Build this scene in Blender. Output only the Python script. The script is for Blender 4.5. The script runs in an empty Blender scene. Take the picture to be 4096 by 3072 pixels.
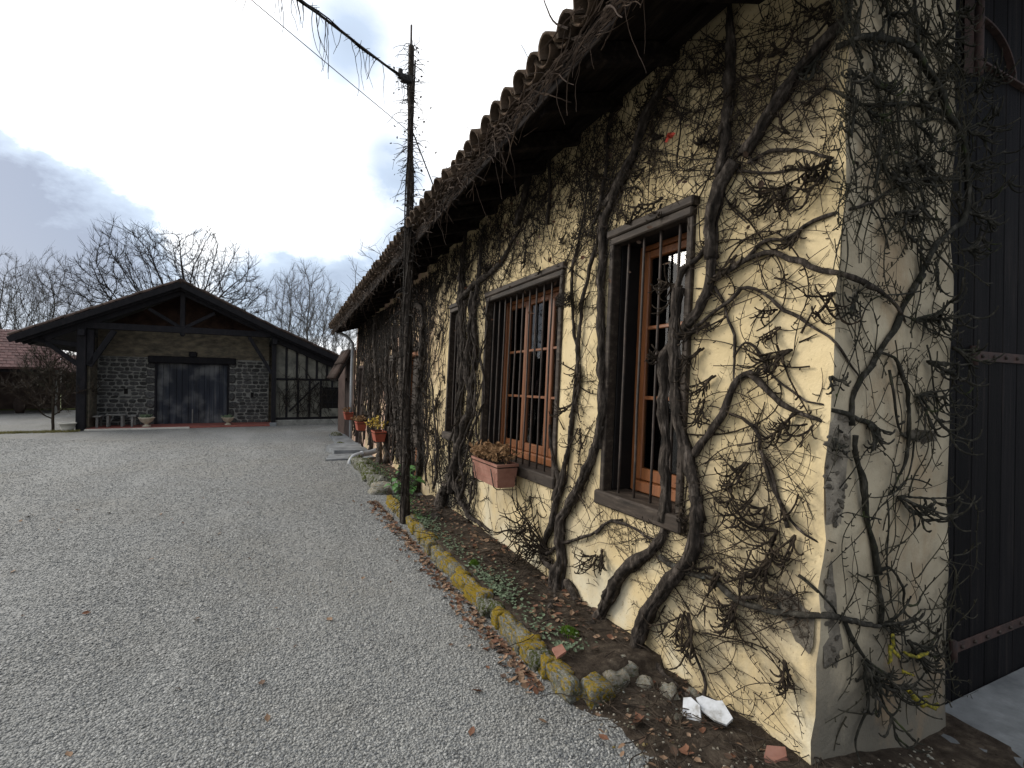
import bpy, bmesh, math, random
import numpy as np
from mathutils import Vector, Matrix, noise as mnoise

scene = bpy.context.scene
COL = scene.collection
rnd = random.Random(7)
rng = np.random.default_rng(7)

# ------------------------------------------------------------------ camera, sky, sun, exposure
CAM_H = 1.6
YAW = math.radians(25.5)
cam_d = bpy.data.cameras.new('camera')
cam = bpy.data.objects.new('camera', cam_d)
COL.objects.link(cam)
cam_d.sensor_width = 36.0
cam_d.lens = 17.84
cam_d.clip_start = 0.02
cam_d.clip_end = 3000
fw = Vector((math.sin(YAW), math.cos(YAW), 0))
rt = Vector((math.cos(YAW), -math.sin(YAW), 0))
up = Vector((0, 0, 1))
ROLL = 0.015
rt2 = rt * math.cos(ROLL) + up * math.sin(ROLL)
up2 = up * math.cos(ROLL) - rt * math.sin(ROLL)
cam.matrix_world = Matrix(((rt2.x, up2.x, -fw.x, 0), (rt2.y, up2.y, -fw.y, 0), (rt2.z, up2.z, -fw.z, CAM_H), (0, 0, 0, 1)))
scene.camera = cam

SUN_DIR = Vector((-0.66, 0.60, 0.40)).normalized()      # towards the sun
sun_el = math.asin(SUN_DIR.z)
sun_az = math.atan2(SUN_DIR.x, SUN_DIR.y)
world = bpy.data.worlds.new('World')
scene.world = world
world.use_nodes = True
wt = world.node_tree
wt.nodes.clear()
W = lambda t: wt.nodes.new(t)
L = lambda a, b: wt.links.new(a, b)
w_out = W('ShaderNodeOutputWorld')
w_bg = W('ShaderNodeBackground')
w_bg.inputs['Strength'].default_value = 0.1
sky = W('ShaderNodeTexSky')
sky.sky_type = 'NISHITA'
sky.sun_disc = False
sky.sun_elevation = sun_el
sky.sun_rotation = sun_az
sky.dust_density = 2.0
tc = W('ShaderNodeTexCoord')


def wmath(op, a, b=None, c=None, clamp=False):
    n = W('ShaderNodeMath')
    n.operation = op
    n.use_clamp = clamp
    for i, q in enumerate((a, b, c)):
        if q is None:
            continue
        if isinstance(q, (int, float)):
            n.inputs[i].default_value = q
        else:
            L(q, n.inputs[i])
    return n.outputs[0]


def wnoise(scale, detail, rough, off, zs=1.0):
    mp = W('ShaderNodeMapping')
    mp.inputs['Location'].default_value = off
    mp.inputs['Scale'].default_value = (1, 1, zs)
    L(tc.outputs['Generated'], mp.inputs['Vector'])
    n = W('ShaderNodeTexNoise')
    n.inputs['Scale'].default_value = scale
    n.inputs['Detail'].default_value = detail
    n.inputs['Roughness'].default_value = rough
    L(mp.outputs[0], n.inputs['Vector'])
    return n.outputs['Fac']


# cloud field: a bright veil, brightest round the hidden sun, with grey banks drifting in it
big = wnoise(2.3, 8, .58, (3.1, 1.7, .4), 1.6)
fine = wnoise(7.0, 7, .62, (1.1, 5.2, 2.4), 1.8)
edge = wmath('ADD', wmath('SUBTRACT', big, .5), wmath('MULTIPLY', wmath('SUBTRACT', fine, .5), .6))


def bank(d, rad, amp, soft=.55, rag=1.0):
    """A cloud bank of angular radius rad whose rim is broken up by the noise."""
    vd = W('ShaderNodeVectorMath')
    vd.operation = 'DOT_PRODUCT'
    L(tc.outputs['Generated'], vd.inputs[0])
    vd.inputs[1].default_value = Vector(d).normalized()
    ang = wmath('ARCCOSINE', wmath('MINIMUM', vd.outputs['Value'], .99999))
    ang = wmath('ADD', wmath('DIVIDE', ang, rad), wmath('MULTIPLY', edge, rag))
    mr = W('ShaderNodeMapRange')
    mr.interpolation_type = 'SMOOTHSTEP'
    L(ang, mr.inputs['Value'])
    for k_, v_ in (('From Min', 1.0), ('From Max', soft), ('To Min', 0.), ('To Max', amp)):
        mr.inputs[k_].default_value = v_
    return mr.outputs[0]


field = wmath('ADD', .12, wmath('MULTIPLY', edge, .75))
for args in (((-0.475, 1.334, 0.244), .22, .50, .05, 1.9), ((-0.319, 1.260, 0.232), .17, .46, .05, 1.9), ((-0.708, 1.446, 0.393), .20, .42, .1, 1.6), ((-0.020, 1.117, 0.163), .13, .44, .1, 1.6), ((0.096, 1.062, 0.160), .13, .44, .1, 1.6), ((0.246, 0.991, 0.261), .17, .34, .0, 2.0), ((0.133, 1.044, 0.668), .17, .34, .0, 2.0), ((0.208, 1.009, 0.438), .10, .28, .1, 1.4),
             ((-.9, -.6, .4), .5, .5, .5), ((.8, -.7, .5), .6, .5, .5), ((.1, -.9, .9), .4, .4, .4)):
    field = wmath('ADD', field, bank(*args))
cr = W('ShaderNodeValToRGB')
e = cr.color_ramp.elements
e[0].position = .16
e[0].color = (1.0, 1.0, 1.0, 1)
e[1].position = .86
e[1].color = (.19, .225, .30, 1)
m_ = e.new(.42)
m_.color = (.37, .44, .54, 1)
L(field, cr.inputs['Fac'])
vs_ = W('ShaderNodeVectorMath')
vs_.operation = 'DOT_PRODUCT'
L(tc.outputs['Generated'], vs_.inputs[0])
vs_.inputs[1].default_value = SUN_DIR
gl_ = W('ShaderNodeMapRange')
gl_.interpolation_type = 'SMOOTHSTEP'
L(vs_.outputs['Value'], gl_.inputs['Value'])
for k_, v_ in (('From Min', -.6), ('From Max', .95), ('To Min', 6.2), ('To Max', 12.0)):
    gl_.inputs[k_].default_value = v_
vm_ = W('ShaderNodeVectorMath')
vm_.operation = 'SCALE'
L(cr.outputs[0], vm_.inputs[0])
L(gl_.outputs[0], vm_.inputs['Scale'])
mixw = W('ShaderNodeMix')
mixw.data_type = 'RGBA'
mixw.inputs['Factor'].default_value = 0.9
L(sky.outputs[0], mixw.inputs['A'])
L(vm_.outputs[0], mixw.inputs['B'])
L(mixw.outputs['Result'], w_bg.inputs['Color'])
L(w_bg.outputs[0], w_out.inputs[0])

sun_d = bpy.data.lights.new('sun', 'SUN')
sun_d.energy = 1.5
sun_d.angle = math.radians(20)
sun_d.color = (1.0, .95, .86)
sun = bpy.data.objects.new('sun', sun_d)
COL.objects.link(sun)
sun.rotation_euler = (-SUN_DIR).to_track_quat('-Z', 'Y').to_euler()

scene.view_settings.view_transform = 'Standard'
scene.view_settings.look = 'None'
scene.view_settings.exposure = 0.72
scene.view_settings.gamma = 1.0
scene.view_settings.use_curve_mapping = False
scene.cycles.max_bounces = 6
scene.cycles.diffuse_bounces = 3
scene.cycles.glossy_bounces = 3
scene.cycles.transparent_max_bounces = 8
scene.cycles.use_denoising = True

# ------------------------------------------------------------------ helpers
def hcol(r, g, b):
    return (r, g, b, 1)


def new_mat(name):
    m = bpy.data.materials.new(name)
    m.use_nodes = True
    nt = m.node_tree
    return m, nt, nt.nodes['Principled BSDF']


def ramp(nt, fac, stops, interp='LINEAR'):
    c = nt.nodes.new('ShaderNodeValToRGB')
    c.color_ramp.interpolation = interp
    el = c.color_ramp.elements
    while len(el) < len(stops):
        el.new(.5)
    for i, (p, col) in enumerate(stops):
        el[i].position = p
        el[i].color = (*col, 1)
    nt.links.new(fac, c.inputs['Fac'])
    return c.outputs['Color']


def ntex(nt, scale, detail=5, rough=.6, stretch=(1, 1, 1), coord='Object', off=(0, 0, 0), distort=0.0):
    t = nt.nodes.new('ShaderNodeTexCoord')
    mp = nt.nodes.new('ShaderNodeMapping')
    mp.inputs['Scale'].default_value = stretch
    mp.inputs['Location'].default_value = off
    nt.links.new(t.outputs[coord], mp.inputs['Vector'])
    n = nt.nodes.new('ShaderNodeTexNoise')
    n.inputs['Scale'].default_value = scale
    n.inputs['Detail'].default_value = detail
    n.inputs['Roughness'].default_value = rough
    n.inputs['Distortion'].default_value = distort
    nt.links.new(mp.outputs[0], n.inputs['Vector'])
    return n.outputs['Fac']


def mixc(nt, fac, a, b, mode='MIX'):
    m = nt.nodes.new('ShaderNodeMix')
    m.data_type = 'RGBA'
    m.blend_type = mode
    for k, q in (('Factor', fac), ('A', a), ('B', b)):
        if isinstance(q, (int, float)):
            m.inputs[k].default_value = q
        elif isinstance(q, tuple):
            m.inputs[k].default_value = q if len(q) == 4 else (*q, 1)
        else:
            nt.links.new(q, m.inputs[k])
    return m.outputs['Result']


def mrange(nt, v, a, b, c=0., d=1., smooth=True):
    n = nt.nodes.new('ShaderNodeMapRange')
    n.interpolation_type = 'SMOOTHSTEP' if smooth else 'LINEAR'
    nt.links.new(v, n.inputs['Value'])
    n.inputs['From Min'].default_value = a
    n.inputs['From Max'].default_value = b
    n.inputs['To Min'].default_value = c
    n.inputs['To Max'].default_value = d
    return n.outputs['Result']


def mmul(nt, a, b, op='MULTIPLY'):
    n = nt.nodes.new('ShaderNodeMath')
    n.operation = op
    for i, q in enumerate((a, b)):
        if isinstance(q, (int, float)):
            n.inputs[i].default_value = q
        else:
            nt.links.new(q, n.inputs[i])
    return n.outputs[0]


def obj_rand(nt):
    return nt.nodes.new('ShaderNodeObjectInfo').outputs['Random']


def bump(nt, bsdf, h, strength=.4, dist=.01):
    b = nt.nodes.new('ShaderNodeBump')
    b.inputs['Strength'].default_value = strength
    b.inputs['Distance'].default_value = dist
    nt.links.new(h, b.inputs['Height'])
    nt.links.new(b.outputs[0], bsdf.inputs['Normal'])
    return b


def pmat(name, stops, scale=6, rough=.85, bmp=.4, bscale=40, bdist=.004, spec=.25, stretch=(1, 1, 1), var=.0, detail=6, coord='Object', nrough=.62):
    """Noise-coloured material; var makes each object a little lighter or darker."""
    m, nt, bs = new_mat(name)
    f = ntex(nt, scale, detail, nrough, stretch, coord)
    c = ramp(nt, f, stops)
    if var:
        r = obj_rand(nt)
        k = mrange(nt, r, 0, 1, 1 - var, 1 + var, False)
        hs = nt.nodes.new('ShaderNodeHueSaturation')
        nt.links.new(k, hs.inputs['Value'])
        nt.links.new(c, hs.inputs['Color'])
        c = hs.outputs[0]
    nt.links.new(c, bs.inputs['Base Color'])
    bs.inputs['Roughness'].default_value = rough
    bs.inputs['Specular IOR Level'].default_value = spec
    if bmp:
        h = ntex(nt, bscale, 5, .65, stretch, coord)
        bump(nt, bs, h, bmp, bdist)
    return m


def ss(a, b, t):
    t = max(0., min(1., (t - a) / (b - a)))
    return t * t * (3 - 2 * t)


class MB:
    """Collects faces; build() links them as one mesh object."""

    def __init__(self):
        self.v, self.f, self.m, self.n = [], [], [], 0

    def add(self, verts, faces, mi=0):
        k = self.n
        self.v.append(np.asarray(verts, dtype=float).reshape(-1, 3))
        self.f.extend([tuple(i + k for i in q) for q in faces])
        self.m.extend([mi] * len(faces))
        self.n += len(verts)
        return self

    def obox(self, c, ax, ay, az, ch=0.0, mi=0):
        c, ax, ay, az = (Vector(q) for q in (c, ax, ay, az))
        if ax.cross(ay).dot(az) < 0:
            ax = -ax
        if ch <= 0:
            vs = [c + ax * i + ay * j + az * k for i in (-1, 1) for j in (-1, 1) for k in (-1, 1)]
            fs = [(0, 1, 3, 2), (4, 6, 7, 5), (0, 4, 5, 1), (2, 3, 7, 6), (0, 2, 6, 4), (1, 5, 7, 3)]
            return self.add(vs, fs, mi)
        lx, ly, lz = ax.length, ay.length, az.length
        ch = min(ch, .45 * min(lx, ly, lz))
        fx, fy, fz = 1 - ch / lx, 1 - ch / ly, 1 - ch / lz
        vs, idx = [], {}
        for i in (-1, 1):
            for j in (-1, 1):
                for k in (-1, 1):
                    for q, (a, b_, d) in enumerate(((1, fy, fz), (fx, 1, fz), (fx, fy, 1))):
                        idx[(i, j, k, q)] = len(vs)
                        vs.append(c + ax * i * a + ay * j * b_ + az * k * d)
        fs = []

        def face(keys, nrm):
            pts = [vs[idx[t]] for t in keys]
            nn = (pts[1] - pts[0]).cross(pts[2] - pts[0])
            r = [idx[t] for t in keys]
            fs.append(tuple(r if nn.dot(nrm) > 0 else r[::-1]))
        for s in (-1, 1):
            face([(s, -1, -1, 0), (s, 1, -1, 0), (s, 1, 1, 0), (s, -1, 1, 0)], ax * s)
            face([(-1, s, -1, 1), (1, s, -1, 1), (1, s, 1, 1), (-1, s, 1, 1)], ay * s)
            face([(-1, -1, s, 2), (1, -1, s, 2), (1, 1, s, 2), (-1, 1, s, 2)], az * s)
            for t in (-1, 1):
                face([(s, t, -1, 0), (s, t, 1, 0), (s, t, 1, 1), (s, t, -1, 1)], ax.normalized() * s + ay.normalized() * t)
                face([(s, -1, t, 0), (s, 1, t, 0), (s, 1, t, 2), (s, -1, t, 2)], ax.normalized() * s + az.normalized() * t)
                face([(-1, s, t, 1), (1, s, t, 1), (1, s, t, 2), (-1, s, t, 2)], ay.normalized() * s + az.normalized() * t)
                for w in (-1, 1):
                    face([(s, t, w, 0), (s, t, w, 1), (s, t, w, 2)], ax.normalized() * s + ay.normalized() * t + az.normalized() * w)
        return self.add(vs, fs, mi)

    def box(self, x0, x1, y0, y1, z0, z1, ch=0.0, mi=0):
        return self.obox(((x0 + x1) / 2, (y0 + y1) / 2, (z0 + z1) / 2), (abs(x1 - x0) / 2, 0, 0), (0, abs(y1 - y0) / 2, 0), (0, 0, abs(z1 - z0) / 2), ch, mi)

    def beam(self, p0, p1, w, h, upv=(0, 0, 1), ch=.006, mi=0):
        p0, p1 = Vector(p0), Vector(p1)
        d = p1 - p0
        s = d.cross(Vector(upv)).normalized()
        u = s.cross(d).normalized()
        return self.obox((p0 + p1) / 2, d / 2, s * w / 2, u * h / 2, ch, mi)

    def tube(self, P, R, n=6, mi=0, lump=0., cap=True, seed=0):
        v, f = tube_arrays(P, R, n, lump, cap, seed)
        return self.add(v, f, mi)

    def prism(self, poly, d, mi=0):
        """Polygon (3-D points) extruded by vector d."""
        n = len(poly)
        a = [Vector(p) for p in poly]
        d = Vector(d)
        vs = a + [p + d for p in a]
        fs = [tuple(range(n))[::-1], tuple(range(n, 2 * n))] + [(i, (i + 1) % n, n + (i + 1) % n, n + i) for i in range(n)]
        nn = Vector((0, 0, 0))
        for i in range(n):
            nn += a[i].cross(a[(i + 1) % n])
        if nn.dot(d) < 0:
            fs = [q[::-1] for q in fs]
        return self.add(vs, fs, mi)

    def mesh(self, name, mats, smooth=False):
        me = bpy.data.meshes.new(name)
        V = np.concatenate(self.v) if self.v else np.zeros((0, 3))
        me.from_pydata(V.tolist(), [], self.f)
        for m in (mats if isinstance(mats, (list, tuple)) else [mats]):
            me.materials.append(m)
        if isinstance(mats, (list, tuple)) and len(mats) > 1:
            me.polygons.foreach_set('material_index', self.m)
        if smooth:
            me.polygons.foreach_set('use_smooth', [True] * len(me.polygons))
        me.update()
        return me

    def build(self, name, mats, parent=None, smooth=False, **props):
        return link(name, self.mesh(name, mats, smooth), parent, **props)


_ring = {}


def tube_arrays(P, R, n=6, lump=0., cap=True, seed=0):
    P = np.asarray(P, dtype=float)
    k = len(P)
    R = np.broadcast_to(np.asarray(R, dtype=float), (k,)) if np.ndim(R) else np.full(k, R)
    T = np.gradient(P, axis=0)
    T /= np.linalg.norm(T, axis=1)[:, None] + 1e-9
    ref = np.array([0., 0., 1.]) if abs(T[0][2]) < .8 else np.array([1., 0., 0.])
    N = np.zeros_like(P)
    a = np.cross(T[0], ref)
    a /= np.linalg.norm(a) + 1e-9
    for i in range(k):
        a = a - T[i] * a.dot(T[i])
        a /= np.linalg.norm(a) + 1e-9
        N[i] = a
    B = np.cross(T, N)
    th = np.arange(n) * 2 * math.pi / n
    rr = np.repeat(R[:, None], n, 1)
    if lump:
        g = np.random.default_rng(seed + k)
        ridge = g.normal(0, 1, n)
        q = g.normal(0, 1, (k, n))
        q[1:] = .6 * q[1:] + .6 * q[:-1]
        rr = rr * (1 + lump * (.55 * ridge[None, :] + .6 * q))
    V = P[:, None, :] + rr[:, :, None] * (np.cos(th)[None, :, None] * N[:, None, :] + np.sin(th)[None, :, None] * B[:, None, :])
    key = (k, n, cap)
    if key not in _ring:
        fs = [(i * n + j, i * n + (j + 1) % n, (i + 1) * n + (j + 1) % n, (i + 1) * n + j) for i in range(k - 1) for j in range(n)]
        if cap:
            fs.append(tuple(range(n))[::-1])
            fs.append(tuple(range((k - 1) * n, k * n)))
        _ring[key] = fs
    return V.reshape(-1, 3), _ring[key]


def link(name, data, parent=None, **props):
    o = bpy.data.objects.new(name, data)
    COL.objects.link(o)
    if parent is not None:
        o.parent = parent
        o.matrix_parent_inverse = Matrix.Translation(-Vector(parent.get('_at', (0, 0, 0))))
    for a, b in props.items():
        o[a] = b
    return o


def thing(name, loc, label, cat, group=None):
    o = bpy.data.objects.new(name, None)
    COL.objects.link(o)
    o.location = loc
    o['_at'] = tuple(loc)
    o['label'] = label
    o['category'] = cat
    if group:
        o['group'] = group
    return o


def tag(o, label, cat, group=None):
    o['label'] = label
    o['category'] = cat
    if group:
        o['group'] = group
    return o


def resample(P, step, jitter=0., g=rng):
    """Catmull-Rom through P."""
    P = np.asarray(P, dtype=float)
    Q = np.vstack([2 * P[0] - P[1], P, 2 * P[-1] - P[-2]])
    out = []
    for i in range(1, len(Q) - 2):
        p0, p1, p2, p3 = Q[i - 1:i + 3]
        n = max(2, int(np.linalg.norm(p2 - p1) / step))
        for t in np.arange(n) / n:
            out.append(.5 * (2 * p1 + (p2 - p0) * t + (2 * p0 - 5 * p1 + 4 * p2 - p3) * t * t + (3 * p1 - p0 - 3 * p2 + p3) * t ** 3))
    out.append(P[-1])
    out = np.array(out)
    if jitter:
        j = g.normal(0, jitter, out.shape)
        j[1:] = .5 * (j[1:] + j[:-1])
        j[0] = 0
        out += j
    return out


def rock_mesh(name, mat, seed, sub=3, rough=.22, boxy=.5, smooth=True):
    bm = bmesh.new()
    bmesh.ops.create_icosphere(bm, subdivisions=sub, radius=1)
    off = Vector((seed * 7.3, seed * 3.1, seed * 1.7))
    for v in bm.verts:
        p = v.co.normalized()
        m = max(abs(p.x), abs(p.y), abs(p.z))
        b = p / m
        q = p.lerp(b, boxy)
        r = 1 + rough * mnoise.fractal(p * 1.3 + off, 1.0, 2.0, 4) + rough * .35 * mnoise.noise(p * 5 + off)
        v.co = q * r
    me = bpy.data.meshes.new(name)
    bm.to_mesh(me)
    bm.free()
    me.materials.append(mat)
    if smooth:
        me.polygons.foreach_set('use_smooth', [True] * len(me.polygons))
    return me


def place(name, me, loc, scale, rot=(0, 0, 0), parent=None, **props):
    o = link(name, me, parent, **props)
    o.location = loc
    o.scale = scale
    o.rotation_euler = rot
    return o

# ------------------------------------------------------------------ materials
def mat_plaster():
    m, nt, bs = new_mat('yellow_plaster')
    c = ramp(nt, ntex(nt, 1.6, 7, .6), [(.25, (.44, .34, .185)), (.5, (.565, .448, .255)), (.75, (.64, .525, .325))])
    # pale lime patches low on the wall
    geo = nt.nodes.new('ShaderNodeNewGeometry')
    sep = nt.nodes.new('ShaderNodeSeparateXYZ')
    nt.links.new(geo.outputs['Position'], sep.inputs[0])
    n1 = ntex(nt, 2.4, 6, .6, off=(4, 2, 1))
    lo = mmul(nt, mrange(nt, sep.outputs['Z'], 1.0, .0), mrange(nt, n1, .40, .62))
    c = mixc(nt, mmul(nt, lo, .8), c, (.56, .52, .40))
    # grey weather stains with vertical runs, strongest near the corner
    n2 = ntex(nt, 1.5, 7, .66, (1, 1, .45), off=(9, 1, 3))
    near = mrange(nt, sep.outputs['Y'], 2.5, 1.45)
    st = mmul(nt, mrange(nt, n2, .45, .64), mmul(nt, mmul(nt, near, .55), .36, 'ADD'))
    c = mixc(nt, st, c, (.30, .245, .16))
    # pinholes and the feet of torn-off tendrils
    n3 = ntex(nt, 42, 3, .6)
    c = mixc(nt, mmul(nt, mrange(nt, n3, .635, .69), .55), c, (.22, .16, .09))
    # pinkish worn plaster at the far end
    far = mrange(nt, sep.outputs['Y'], 6.0, 8.5)
    c = mixc(nt, mmul(nt, far, mrange(nt, n1, .35, .6)), c, (.50, .33, .25))
    nt.links.new(c, bs.inputs['Base Color'])
    bs.inputs['Roughness'].default_value = .92
    bs.inputs['Specular IOR Level'].default_value = .15
    h = mmul(nt, ntex(nt, 7, 6, .6), mmul(nt, ntex(nt, 60, 4, .6), .25), 'ADD')
    bump(nt, bs, h, .5, .02)
    return m


def mat_end_plaster():
    m, nt, bs = new_mat('stained_grey_plaster')
    c = ramp(nt, ntex(nt, 2.2, 8, .65), [(.25, (.29, .245, .17)), (.48, (.44, .375, .27)), (.62, (.52, .45, .325)), (.8, (.49, .37, .23))])
    geo = nt.nodes.new('ShaderNodeNewGeometry')
    sep = nt.nodes.new('ShaderNodeSeparateXYZ')
    nt.links.new(geo.outputs['Position'], sep.inputs[0])
    n1 = ntex(nt, 1.7, 7, .65, (1, 1, .6), off=(2, 6, 1))
    lo = mmul(nt, mrange(nt, sep.outputs['Z'], .9, .1), mrange(nt, n1, .33, .50))
    c = mixc(nt, mmul(nt, lo, .85), c, (.13, .12, .10))
    c = mixc(nt, mmul(nt, mrange(nt, n1, .54, .66), .5), c, (.34, .23, .13))
    c = mixc(nt, mmul(nt, mrange(nt, ntex(nt, 30, 4, .65), .62, .72), .5), c, (.17, .14, .1))
    nt.links.new(c, bs.inputs['Base Color'])
    bs.inputs['Roughness'].default_value = .93
    bs.inputs['Specular IOR Level'].default_value = .12
    h = mmul(nt, ntex(nt, 9, 6, .62), mmul(nt, ntex(nt, 70, 4, .6), .3), 'ADD')
    bump(nt, bs, h, .55, .02)
    return m


def mat_gravel():
    m, nt, bs = new_mat('grey_gravel')
    t = nt.nodes.new('ShaderNodeTexCoord')

    def vor(scale, feature='F1'):
        v = nt.nodes.new('ShaderNodeTexVoronoi')
        v.feature = feature
        v.inputs['Scale'].default_value = scale
        v.inputs['Randomness'].default_value = 1
        nt.links.new(t.outputs['Object'], v.inputs['Vector'])
        return v
    v1 = vor(78)
    sp = nt.nodes.new('ShaderNodeSeparateColor')
    nt.links.new(v1.outputs['Color'], sp.inputs[0])
    c = ramp(nt, sp.outputs[0], [(0, (.095, .098, .10)), (.3, (.15, .153, .15)), (.55, (.205, .208, .20)), (.8, (.255, .255, .243)), (1, (.36, .36, .345))])
    dk = mrange(nt, v1.outputs['Distance'], .55, .95)
    c = mixc(nt, mmul(nt, dk, .75), c, (.05, .048, .044))
    big = ntex(nt, .35, 5, .6)
    big2 = ntex(nt, 2.2, 5, .65, off=(3, 1, 0))
    c = mixc(nt, mmul(nt, mrange(nt, big, .42, .64), .35), c, (.20, .185, .155))
    c = mixc(nt, mmul(nt, mrange(nt, big2, .52, .7), .30), c, (.13, .12, .10))
    c = mixc(nt, mmul(nt, mrange(nt, ntex(nt, .9, 4, .55, (1, .22, 1), off=(7, 2, 0)), .48, .64), .30), c, (.31, .31, .297))
    nt.links.new(c, bs.inputs['Base Color'])
    bs.inputs['Roughness'].default_value = .8
    bs.inputs['Specular IOR Level'].default_value = .25
    h = mmul(nt, mmul(nt, v1.outputs['Distance'], -1.0), mmul(nt, sp.outputs[1], .4), 'ADD')
    bump(nt, bs, h, .7, .012)
    return m


def mat_pebble():
    m, nt, bs = new_mat('pebble_stone')
    r = obj_rand(nt)
    c = ramp(nt, r, [(0, (.085, .09, .094)), (.2, (.145, .149, .15)), (.45, (.195, .197, .188)), (.68, (.24, .239, .224)), (.92, (.295, .292, .274)), (.99, (.42, .416, .395)), (1, (.50, .495, .475))])
    geo = nt.nodes.new('ShaderNodeNewGeometry')
    n = nt.nodes.new('ShaderNodeTexNoise')
    n.inputs['Scale'].default_value = 1.1
    n.inputs['Detail'].default_value = 4
    nt.links.new(geo.outputs['Position'], n.inputs['Vector'])
    c = mixc(nt, mmul(nt, mrange(nt, n.outputs['Fac'], .48, .7), .40), c, (.16, .148, .125))
    mp = nt.nodes.new('ShaderNodeMapping')
    mp.inputs['Scale'].default_value = (1, .22, 1)
    mp.inputs['Location'].default_value = (7, 2, 0)
    nt.links.new(geo.outputs['Position'], mp.inputs['Vector'])
    n2 = nt.nodes.new('ShaderNodeTexNoise')
    n2.inputs['Scale'].default_value = .9
    n2.inputs['Detail'].default_value = 4
    nt.links.new(mp.outputs[0], n2.inputs['Vector'])
    c = mixc(nt, mmul(nt, mrange(nt, n2.outputs['Fac'], .48, .64), .24), c, (.30, .30, .285))
    nt.links.new(c, bs.inputs['Base Color'])
    bs.inputs['Roughness'].default_value = .65
    bs.inputs['Specular IOR Level'].default_value = .3
    return m


def mat_stone_lichen(name, lich=(.40, .275, .035), l0=.455, base=None):
    m, nt, bs = new_mat(name)
    c = ramp(nt, ntex(nt, 3.5, 8, .65), base or [(.3, (.10, .095, .08)), (.5, (.23, .22, .18)), (.7, (.40, .39, .35))])
    r = obj_rand(nt)
    g = ntex(nt, 2.6, 7, .68, off=(5, 5, 5))
    g = mmul(nt, g, mrange(nt, r, 0, 1, -.07, .07, False), 'ADD')
    up_ = nt.nodes.new('ShaderNodeNewGeometry')
    sp = nt.nodes.new('ShaderNodeSeparateXYZ')
    nt.links.new(up_.outputs['Normal'], sp.inputs[0])
    c = mixc(nt, mrange(nt, ntex(nt, 4, 6, .6, off=(1, 9, 2)), .52, .6), c, (.36, .37, .33))
    c = mixc(nt, mrange(nt, g, l0, l0 + .07), c, lich)
    gm = ntex(nt, 3.2, 6, .6, off=(8, 3, 1))
    c = mixc(nt, mmul(nt, mrange(nt, gm, .54, .64), .7), c, (.075, .09, .02))
    nt.links.new(c, bs.inputs['Base Color'])
    bs.inputs['Roughness'].default_value = .95
    bs.inputs['Specular IOR Level'].default_value = .1
    bump(nt, bs, ntex(nt, 9, 7, .7), .8, .12)
    return m


def mat_bark(name, c0, c1, c2, moss=None, mamt=.5):
    m, nt, bs = new_mat(name)
    c = ramp(nt, ntex(nt, 34, 6, .65, (1, 1, .35)), [(.3, c0), (.52, c1), (.75, c2)])
    if moss:
        c = mixc(nt, mrange(nt, ntex(nt, 7, 6, .65, off=(3, 3, 3)), mamt, mamt + .1), c, moss)
    nt.links.new(c, bs.inputs['Base Color'])
    bs.inputs['Roughness'].default_value = .9
    bs.inputs['Specular IOR Level'].default_value = .15
    bump(nt, bs, ntex(nt, 70, 5, .7, (1, 1, .18)), 1.0, .012)
    return m


def mat_glass():
    m = bpy.data.materials.new('window_glass')
    m.use_nodes = True
    nt = m.node_tree
    nt.nodes.clear()
    o = nt.nodes.new('ShaderNodeOutputMaterial')
    mx = nt.nodes.new('ShaderNodeMixShader')
    tr = nt.nodes.new('ShaderNodeBsdfTransparent')
    tr.inputs[0].default_value = (.55, .58, .58, 1)
    gl = nt.nodes.new('ShaderNodeBsdfGlossy')
    gl.inputs['Roughness'].default_value = .015
    fr = nt.nodes.new('ShaderNodeFresnel')
    fr.inputs['IOR'].default_value = 1.52
    g = ntex(nt, 2.2, 2, .5)
    b = nt.nodes.new('ShaderNodeBump')
    b.inputs['Strength'].default_value = .04
    b.inputs['Distance'].default_value = .05
    nt.links.new(g, b.inputs['Height'])
    nt.links.new(b.outputs[0], gl.inputs['Normal'])
    nt.links.new(fr.outputs[0], mx.inputs[0])
    nt.links.new(tr.outputs[0], mx.inputs[1])
    nt.links.new(gl.outputs[0], mx.inputs[2])
    nt.links.new(mx.outputs[0], o.inputs[0])
    return m


def mat_door_plank():
    m, nt, bs = new_mat('barn_door_wood')
    f = ntex(nt, 3.0, 2, .5, (2.6, 2.6, .2))
    r = obj_rand(nt)
    f2 = mmul(nt, f, mrange(nt, r, 0, 1, -.13, .09, False), 'ADD')
    c = ramp(nt, f2, [(.30, (.006, .008, .014)), (.52, (.013, .017, .028)), (.64, (.032, .038, .050)), (.76, (.08, .08, .082))])
    c = mixc(nt, mmul(nt, mrange(nt, ntex(nt, .9, 4, .55, (1, .22, 1), off=(7, 2, 0)), .48, .64), .30), c, (.31, .31, .297))
    nt.links.new(c, bs.inputs['Base Color'])
    bs.inputs['Roughness'].default_value = .8
    return m


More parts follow.
